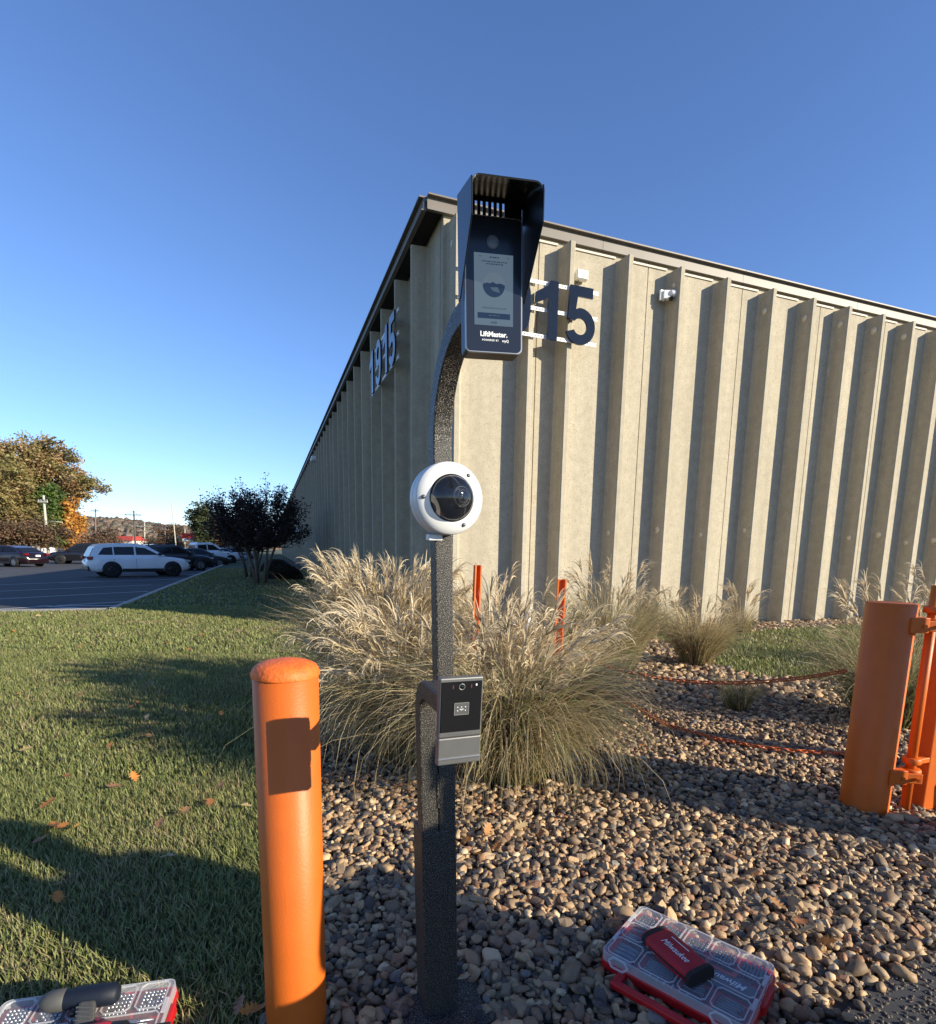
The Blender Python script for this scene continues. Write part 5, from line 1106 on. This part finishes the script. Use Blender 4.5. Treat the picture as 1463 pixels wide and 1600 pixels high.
OLV = [(0.19, 0.165, 0.055), (0.23, 0.185, 0.065), (0.15, 0.13, 0.045), (0.27, 0.185, 0.07)]
BRN = [(0.15, 0.085, 0.05), (0.12, 0.08, 0.045), (0.18, 0.10, 0.06), (0.10, 0.075, 0.045)]
tree('autumn_tree', tpos(72, 80), 'huge round tree with russet and olive autumn leaves', 16, 10.4, 6.5, 5.5, 430, 120, 0.19, AUT + OLV[:2], 71, trunk_r=0.55, limbs=26, cl_r=0.075, hollow=0.45)
tree('autumn_tree', tpos(10, 72), 'broad olive leaved tree left of the huge russet tree', 12, 6.9, 5.2, 4.9, 380, 95, 0.18, OLV, 72, trunk_r=0.4, limbs=16, cl_r=0.10, hollow=0.3)
tree('ivy_tree', tpos(86, 74), 'narrow tree trunk wrapped in bright green ivy', 9, 4.8, 1.5, 4.4, 150, 55, 0.20, [(0.09, 0.15, 0.03), (0.12, 0.18, 0.04), (0.06, 0.11, 0.025)], 73, trunk_r=0.25, limbs=4, cl_r=0.22, hollow=0.1)
tree('orange_tree', tpos(114, 76), 'upright tree with bright orange autumn leaves', 8, 3.9, 1.55, 3.5, 170, 60, 0.20, [(0.52, 0.24, 0.045), (0.46, 0.20, 0.04), (0.38, 0.19, 0.05), (0.55, 0.29, 0.06)], 74, trunk_r=0.18, limbs=6, cl_r=0.2, hollow=0.2)
for i, (px, Y, h) in enumerate(((-22, 56, 3.9), (22, 57, 4.0), (60, 58, 4.1))):
    tree('crape_myrtle', tpos(px, Y), ['low russet tree behind the maroon saloon, leftmost of the three', 'low russet tree behind the maroon saloon, middle of the three', 'low russet tree on pale trunks beside the black car'][i], h, 2.6, 2.2, 1.25, 150, 40, 0.13, BRN + [(0.17, 0.12, 0.05)], 80 + i, m_palebark, 0.07, 14, 0.16, 'low trees along the island', 0.15, multi=4)
tree('bushy_tree', tpos(160, 66), 'dull brown bushy tree between the orange tree and the hills', 3.4, 1.7, 2.3, 1.4, 170, 60, 0.11, BRN, 84, trunk_r=0.12, limbs=8, cl_r=0.17, hollow=0.15)
tree('bushy_tree', tpos(255, 95), 'low brown tree behind the dark car roofs', 3.2, 1.5, 3.6, 1.4, 200, 60, 0.13, BRN + [(0.2, 0.12, 0.05)], 85, trunk_r=0.14, limbs=8, cl_r=0.13, hollow=0.15)
tree('bushy_tree', tpos(272, 150), 'taller grey brown tree behind the thin pale mast', 6.6, 3.6, 4.2, 3.6, 220, 60, 0.2, BRN, 86, trunk_r=0.2, limbs=10, cl_r=0.13, hollow=0.2)
tree('pine_tree', tpos(317, 92), 'dark green pine standing above the white pickup', 8.6, 5.0, 1.9, 4.0, 200, 60, 0.18, [(0.055, 0.075, 0.03), (0.075, 0.09, 0.035), (0.045, 0.06, 0.025), (0.10, 0.11, 0.045)], 87, trunk_r=0.2, limbs=14, cl_r=0.19, hollow=0.1, flat=0.2)
tree('bushy_tree', tpos(346, 100), 'russet tree right of the dark green pine', 7, 4.0, 3.0, 3.4, 190, 40, 0.24, BRN + [(0.26, 0.13, 0.05)], 88, trunk_r=0.16, limbs=8, cl_r=0.17, hollow=0.15)
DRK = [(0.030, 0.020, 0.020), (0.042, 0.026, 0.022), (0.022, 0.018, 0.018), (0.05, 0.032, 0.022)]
def myrtle(loc, label, H, rx, seed, n_br, leaves):
    """multi-stemmed vase of fine upright branches with sparse dark leaves"""
    r_ = np.random.default_rng(seed); t = empty('crape_myrtle', loc); tag(t, label, 'tree'); m_ = MB(); tips = []; tw = MB()
    for i in range(7):
        a = 6.283 * i / 7 + r_.random() * 0.5; d = np.array([math.cos(a), math.sin(a), 0]); b = d * 0.20 + r_.normal(0, 0.04, 3) * [1, 1, 0]
        p = [b + [0, 0, -0.1], b + d * 0.10 + [0, 0, H * 0.16], b + d * rx * (0.16 + 0.08 * r_.random()) + [0, 0, H * 0.36]]; m_.tube(p, [0.065, 0.052, 0.042], 8); f = p[-1]
        for j in range(n_br):
            aa = a + r_.normal(0, 0.8); dd = np.array([math.cos(aa), math.sin(aa), 0]); rr = rx * (0.25 + 0.75 * r_.random() ** 0.7); top = dd * rr; top[2] = H * (0.42 + 0.55 * r_.random() * (1.05 - 0.45 * rr / rx))
            md = f * 0.5 + top * 0.5 + r_.normal(0, 0.06, 3) + [0, 0, -0.05 * H * rr / rx]
            tw.tube([f, f * 0.7 + md * 0.3, md, (md + top) / 2 + r_.normal(0, 0.05, 3), top], [0.022, 0.018, 0.013, 0.008, 0.004], 5)
            for q in np.linspace(0.45, 1, 5): tips.append(md * (1 - q) + top * q + r_.normal(0, 0.06, 3))
            for s_ in range(3):
                e = top + dd * 0.15 * r_.random() + r_.normal(0, 0.12, 3) + [0, 0, 0.15 + 0.28 * r_.random()]; tw.tube([md * 0.3 + top * 0.7, (top + e) / 2, e], [0.006, 0.005, 0.003], 4); tips.append(e * 0.75 + top * 0.25); tips.append(top)
                if r_.random() < 0.5: tw.lathe([(0, -0.03), (0.02, 0), (0, 0.03)], 5, c=tuple(e))
    m_.build('trunk', m_bark, t); tw.build('branches', mat('dark_twig', (0.045, 0.032, 0.028), 0.85, var=0.2, vs=20), t)
    tips = np.array(tips); P = tips[r_.integers(0, len(tips), leaves)] + r_.normal(size=(leaves, 3)) * 0.10
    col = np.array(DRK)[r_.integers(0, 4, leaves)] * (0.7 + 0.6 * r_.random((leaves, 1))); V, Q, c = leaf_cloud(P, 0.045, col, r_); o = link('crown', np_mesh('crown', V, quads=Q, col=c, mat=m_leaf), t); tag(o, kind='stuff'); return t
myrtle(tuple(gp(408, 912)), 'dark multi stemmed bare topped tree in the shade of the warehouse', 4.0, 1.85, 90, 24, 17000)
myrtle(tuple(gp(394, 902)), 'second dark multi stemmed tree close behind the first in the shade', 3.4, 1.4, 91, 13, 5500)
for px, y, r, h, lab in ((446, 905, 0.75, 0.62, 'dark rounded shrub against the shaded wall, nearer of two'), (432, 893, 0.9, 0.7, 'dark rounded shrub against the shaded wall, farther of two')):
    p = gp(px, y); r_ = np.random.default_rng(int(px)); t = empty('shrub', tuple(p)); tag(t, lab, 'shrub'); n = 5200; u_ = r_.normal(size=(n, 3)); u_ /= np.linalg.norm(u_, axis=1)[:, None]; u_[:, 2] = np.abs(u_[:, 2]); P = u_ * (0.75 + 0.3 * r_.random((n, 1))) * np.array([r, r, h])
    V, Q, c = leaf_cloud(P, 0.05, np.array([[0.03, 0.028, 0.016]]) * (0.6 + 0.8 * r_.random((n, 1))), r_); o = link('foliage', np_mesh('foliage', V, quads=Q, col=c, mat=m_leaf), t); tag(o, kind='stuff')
    m_ = MB()
    for k_ in range(12):
        a = k_ * 0.52; m_.tube([(0, 0, 0), (math.cos(a) * r * 0.4, math.sin(a) * r * 0.4, h * 0.5), (math.cos(a) * r * 0.8, math.sin(a) * r * 0.8, h * 0.7)], [0.02, 0.014, 0.006], 5)
    m_.build('stems', m_bark, t)
# poles
def pole(px, ytop, ybot, Y, r, label, arms=(), m=None, lean=0.0, cat_='pole', name='utility_pole', lamp=False):
    B = at(px, ybot, Y); T_ = at(px + lean, ytop, Y); h = T_[2] + 0.3; t = empty(name, (B[0], Y, -0.3)); tag(t, label, cat_)
    MB().tube([(0, 0, 0), ((T_[0] - B[0]) * 0.5, 0, h * 0.5), (T_[0] - B[0], 0, h)], [r, r * 0.85, r * 0.65], 10).build('shaft', m or m_wood, t)
    for f, w in arms:
        x = (T_[0] - B[0]) * f; MB().box((x, -r, h * f), (w, 0.12, 0.14)).build('crossarm', m or m_wood, t)
        for s in (-0.46, -0.2, 0.2, 0.46): MB().lathe([(0.05, 0), (0.06, 0.1), (0.03, 0.2), (0, 0.22)], 8).build('insulator', m_grey, t, (x + s * w, -r, h * f + 0.07))
    if lamp: MB().box((0.9, 0, h * 0.97), (1.8, 0.09, 0.09)).build('lamp_arm', m or m_wood, t); MB().box((1.9, 0, h * 0.965), (0.5, 0.22, 0.12)).build('lamp_head', m_grey, t, bev=0.03)
    return t, np.array([T_[0], Y, T_[2]])
m_ppole = mat('pale_pole', (0.46, 0.44, 0.36), 0.8, var=0.1, vs=4)
_, p1 = pole(73, 774, 842, 60, 0.16, 'pale pole with short side brackets before the ivy tree', ((0.90, 1.0),), m_ppole, lean=-5)
MB().tube([(0, 0, 4.2), (1.2, 0, 4.1), (1.9, 0, 4.05)], 0.05, 6).build('side_bracket', m_ppole, _)
_, p2 = pole(150, 795, 862, 120, 0.18, 'wooden pole rising beside the huge russet tree', ((0.95, 1.6),), lean=-1)
_, p3 = pole(212, 798, 862, 115, 0.20, 'dark wooden pole with two crossarms over the hills', ((0.90, 3.4), (0.78, 3.0)), mat('dark_pole_wood', (0.10, 0.085, 0.075), 0.9, var=0.2, vs=8), lean=-3)
_, p4 = pole(226, 816, 862, 160, 0.20, 'distant pole with a pale crossarm', ((0.86, 4.2), (0.70, 4.0)), m_ppole)
_, p5 = pole(276, 783, 862, 90, 0.11, 'tall thin pale mast leaning over the parked cars', (), m_ppole, lean=-8, cat_='mast', name='mast')
_, p6 = pole(258, 824, 862, 130, 0.16, 'short distant pole left of the leaning mast', ((0.9, 2.0),))
_, p7 = pole(280, 836, 862, 95, 0.16, 'stub pole right beside the leaning mast', (), m_ppole)
_, p8 = pole(289, 826, 862, 110, 0.12, 'thin pale sign pole right of the leaning mast', (), m_ppole)
_, p9 = pole(355, 826, 862, 90, 0.12, 'brown pole right of the pine and russet trees', (), m_ppole)
def wire(a, b, sag, lab):
    pts = [a + (b - a) * f - np.array([0, 0, 4 * sag * f * (1 - f)]) for f in np.linspace(0, 1, 14)]
    tag(MB().tube([tuple(p) for p in pts], 0.022, 5).build('power_line', mat('wire_grey', (0.10, 0.10, 0.11), 0.6, var=0.05, vs=3)), lab, 'power line')
wire(p2, p3, 1.2, 'power line between the tree side pole and the dark pole'); wire(p3, p5 - [0, 0, 4.0], 1.2, 'power line between the dark pole and the leaning mast'); wire(p3 - [0, 0, 1.3], p6, 0.8, 'lower power line right of the dark pole'); wire(p1, p2 - [0, 0, 1.5], 0.8, 'power line from the pale pole to the tree side pole')
# far shops
def shop(px0, px1, ytop, Y, label, sign=True):
    a = at(px0, ytop, Y); b = at(px1, ytop, Y); w = b[0] - a[0]; h = a[2] + 0.3; t = empty('shop_building', ((a[0] + b[0]) / 2, Y, -0.3)); tag(t, label, 'shop')
    MB().box((0, 3, h * 0.36), (w, 6, h * 0.72)).build('wall', mat('pale_shop_wall', (0.62, 0.58, 0.52), 0.8, var=0.06, vs=0.6), t)
    MB().add([(-w / 2 - 0.2, -0.4, h * 0.72), (w / 2 + 0.2, -0.4, h * 0.72), (w / 2 + 0.2, 6.4, h * 0.72), (-w / 2 - 0.2, 6.4, h * 0.72), (-w / 2 + 0.6, 1.5, h), (w / 2 - 0.6, 1.5, h), (w / 2 - 0.6, 4.5, h), (-w / 2 + 0.6, 4.5, h)], [(0, 1, 5, 4), (1, 2, 6, 5), (2, 3, 7, 6), (3, 0, 4, 7), (4, 5, 6, 7), (3, 2, 1, 0)]).build('roof', mat('red_roof', (0.42, 0.055, 0.035), 0.6, var=0.08, vs=1), t)
    for k_ in range(4): MB().box((-w / 2 + w * (k_ + 0.5) / 4, -0.01, h * 0.34), (w * 0.16, 0.06, h * 0.3)).build('window', m_glass_dark, t)
shop(164, 206, 837, 135, 'far shop with a red roof and pale walls'); 
tb = at(295, 838, 100); t = empty('roadside_sign', (tb[0], 100, -0.3)); tag(t, 'small red and white roadside sign by the pine', 'sign')
MB().box((0, 0, tb[2] + 0.3), (2.4, 0.3, 1.1)).build('panel', mat('sign_red', (0.50, 0.05, 0.04), 0.5, var=0.05, vs=2), t); MB().box((0, -0.17, tb[2] - 0.35), (2.2, 0.06, 0.5)).build('lettering_strip', m_white, t)
for s in (-0.9, 0.9): MB().tube([(s, 0, 0), (s, 0, tb[2])], 0.08, 8).build('leg', m_grey, t)
# ================================================================== TWO UNSEEN PEOPLE AND A CART, ADDED TO SHADOW THE BED AND LAWN
def skin_mesh(name, V, E, Rr, m, parent, sub=2):
    me = bpy.data.meshes.new(name); me.from_pydata([Vector(v) for v in V], E, []); o = link(name, me, parent); sk = o.modifiers.new('skin', 'SKIN'); ss = o.modifiers.new('subsurf', 'SUBSURF'); ss.levels = sub; ss.render_levels = sub
    for i, r in enumerate(Rr): me.skin_vertices[0].data[i].radius = r if hasattr(r, '__len__') else (r, r)
    me.skin_vertices[0].data[0].use_root = True; me.materials.append(m); me.polygons.foreach_set('use_smooth', [True] * len(me.polygons)); sk.use_smooth_shade = True; return o
m_skin = mat('skin', (0.42, 0.25, 0.17), 0.5, var=0.05, vs=10); m_hi = mat('dark_work_jacket', (0.03, 0.035, 0.05), 0.8, var=0.15, vs=20); m_den = mat('denim', (0.05, 0.07, 0.12), 0.85, var=0.15, vs=30); m_hair = mat('brown_hair', (0.05, 0.03, 0.02), 0.6, var=0.2, vs=40)
def person(loc, rz, label, hands):
    t = empty('person', loc, (0, 0, rz)); tag(t, label, 'person')
    J = {'pel': (0, 0, .95), 'sp': (0, .01, 1.15), 'ch': (0, .02, 1.34), 'nk': (0, .01, 1.50), 'hd0': (0, .02, 1.58), 'hd1': (0, .03, 1.70), 'shL': (.18, .02, 1.42), 'shR': (-.18, .02, 1.42), 'hpL': (.10, 0, .90), 'hpR': (-.10, 0, .90), 'knL': (.13, .02, .50), 'knR': (-.13, .02, .50), 'anL': (.15, -.02, .09), 'anR': (-.15, -.02, .09), 'toL': (.17, .17, .04), 'toR': (-.17, .17, .04)}
    (J['elL'], J['wrL']), (J['elR'], J['wrR']) = hands
    names = list(J); ix = {n: i for i, n in enumerate(names)}; ed = [('pel', 'sp'), ('sp', 'ch'), ('ch', 'nk'), ('nk', 'hd0'), ('hd0', 'hd1'), ('ch', 'shL'), ('ch', 'shR'), ('pel', 'hpL'), ('pel', 'hpR'), ('hpL', 'knL'), ('hpR', 'knR'), ('knL', 'anL'), ('knR', 'anR'), ('anL', 'toL'), ('anR', 'toR'), ('shL', 'elL'), ('elL', 'wrL'), ('shR', 'elR'), ('elR', 'wrR')]
    rad = {'pel': (.15, .11), 'sp': (.14, .10), 'ch': (.16, .11), 'nk': .06, 'hd0': .075, 'hd1': .085, 'shL': .07, 'shR': .07, 'hpL': .085, 'hpR': .085, 'knL': .055, 'knR': .055, 'anL': .04, 'anR': .04, 'toL': .035, 'toR': .035, 'elL': .042, 'elR': .042, 'wrL': .03, 'wrR': .03}
    V = [J[n] for n in names]; E = [(ix[a], ix[b]) for a, b in ed]; Rr = [rad[n] for n in names]
    for s in ('L', 'R'):                                   # five fingers on each hand, rooted in the palm
        w = Vector(J['wr' + s]); e = Vector(J['el' + s]); d = (w - e).normalized(); up = Vector((0, 0, 1)); a = d.cross(up); a = a.normalized() if a.length > 1e-3 else Vector((1, 0, 0)); pm = w + d * 0.07; pi_ = len(V); V.append(tuple(pm)); Rr.append((.035, .018)); E.append((ix['wr' + s], pi_))
        for k_, (o_, l_) in enumerate(((-.03, .07), (-.01, .085), (.01, .08), (.03, .06))):
            b_ = len(V); V += [tuple(pm + a * o_ + d * 0.03), tuple(pm + a * o_ * 1.15 + d * (0.03 + l_) - up * 0.02)]; Rr += [.010, .008]; E += [(pi_, b_), (b_, b_ + 1)]
        b_ = len(V); V += [tuple(w + a * 0.04 + d * 0.03), tuple(w + a * 0.065 + d * 0.075)]; Rr += [.011, .009]; E += [(ix['wr' + s], b_), (b_, b_ + 1)]
    skin_mesh('body', V, E, Rr, m_skin, t, 1)
    def sub(nm, keys, gr, m, extra=0):
        kk = [n for n in names if n in keys]; i2 = {n: i for i, n in enumerate(kk)}; skin_mesh(nm, [J[n] for n in kk], [(i2[a], i2[b]) for a, b in ed if a in i2 and b in i2], [tuple(x + gr for x in (rad[n] if hasattr(rad[n], '__len__') else (rad[n], rad[n]))) for n in kk], m, t, 1)
    sub('jacket', ('pel', 'sp', 'ch', 'nk', 'shL', 'shR', 'elL', 'elR', 'wrL', 'wrR'), 0.018, m_hi); sub('trousers', ('pel', 'hpL', 'hpR', 'knL', 'knR', 'anL', 'anR'), 0.02, m_den)
    MB().lathe([(0.088, 0.0), (0.094, 0.04), (0.085, 0.085), (0.05, 0.115), (0, 0.125)], 20, c=(0, 0.02, 1.68)).build('hair', m_hair, t)
    for s in (1, -1):
        MB().lathe([(0, -.012), (.012, 0), (0, .012)], 10, c=(s * .032, .118, 1.66)).build('eye', m_white, t); MB().lathe([(0, -.02), (.014, 0), (0, .025)], 8, c=(s * .088, .02, 1.64)).build('ear', m_skin, t)
    MB().lathe([(0, -.02), (.014, -.01), (.008, .03), (0, .035)], 8, c=(0, .118, 1.625)).build('nose', m_skin, t); MB().box((0, .112, 1.585), (.045, .012, .008)).build('mouth', mat('lips', (.3, .1, .09), .5), t, bev=0.003)
    for s in (1, -1): MB().box((s * .16, .06, .035), (.10, .29, .07), rz=-s * .08).build('boot', m_black, t, bev=0.03)
    return t
def sunloc(along, perp): return (along * -0.899 + perp * 0.438, along * 0.438 + perp * 0.899, 0.014)
person(sunloc(-1.85, 1.45), R(40), 'unseen person in a dark work jacket, added for the broad shadow on the lawn', [((.24, .05, 1.17), (.18, .28, 1.12)), ((-.24, .03, 1.16), (-.18, .22, 1.05))])  # out of view, stood here to cast the broad lawn shadow
person(sunloc(-1.45, 0.52), R(75), 'unseen person in a dark work jacket reaching forward, added for the nearer shadow', [((.34, .06, 1.24), (.26, .30, 1.22)), ((-.30, .05, 1.18), (-.18, .26, 1.14))])  # out of view, second figure added for the shadow nearer the camera
ct = empty('shadow_cart', sunloc(-0.86, 1.36), (0, 0, R(64))); tag(ct, 'unseen black rolling cart added to cast shadow on the stones', 'cart')  # out of view, added as the low shadow caster over the stones
MB().box((0, 0, 0.42), (1.10, 0.42, 0.56)).build('cabinet', m_black, ct, bev=0.02)
for i in range(3): MB().box((0, 0.215, 0.235 + i * 0.18), (1.0, 0.02, 0.155)).build('drawer', m_red, ct, bev=0.008)
MB().box((0.0, 0, 0.715), (1.14, 0.45, 0.03)).build('top_tray', m_black, ct, bev=0.01)
for sx in (-1, 1):
    for sy in (-1, 1): MB().lathe([(0, -0.02), (0.06, -0.02), (0.06, 0.02), (0, 0.02)], 16, axis='y').build('caster', m_rubber, ct, (sx * 0.48, sy * 0.15, 0.06)); MB().box((sx * 0.48, sy * 0.15, 0.11), (0.05, 0.06, 0.06)).build('caster_fork', m_grey, ct)
MB().tube([(0.56, -0.16, 0.66), (0.64, -0.16, 0.70), (0.64, 0.16, 0.70), (0.56, 0.16, 0.66)], 0.014, 10).build('handle_bar', m_grey, ct)
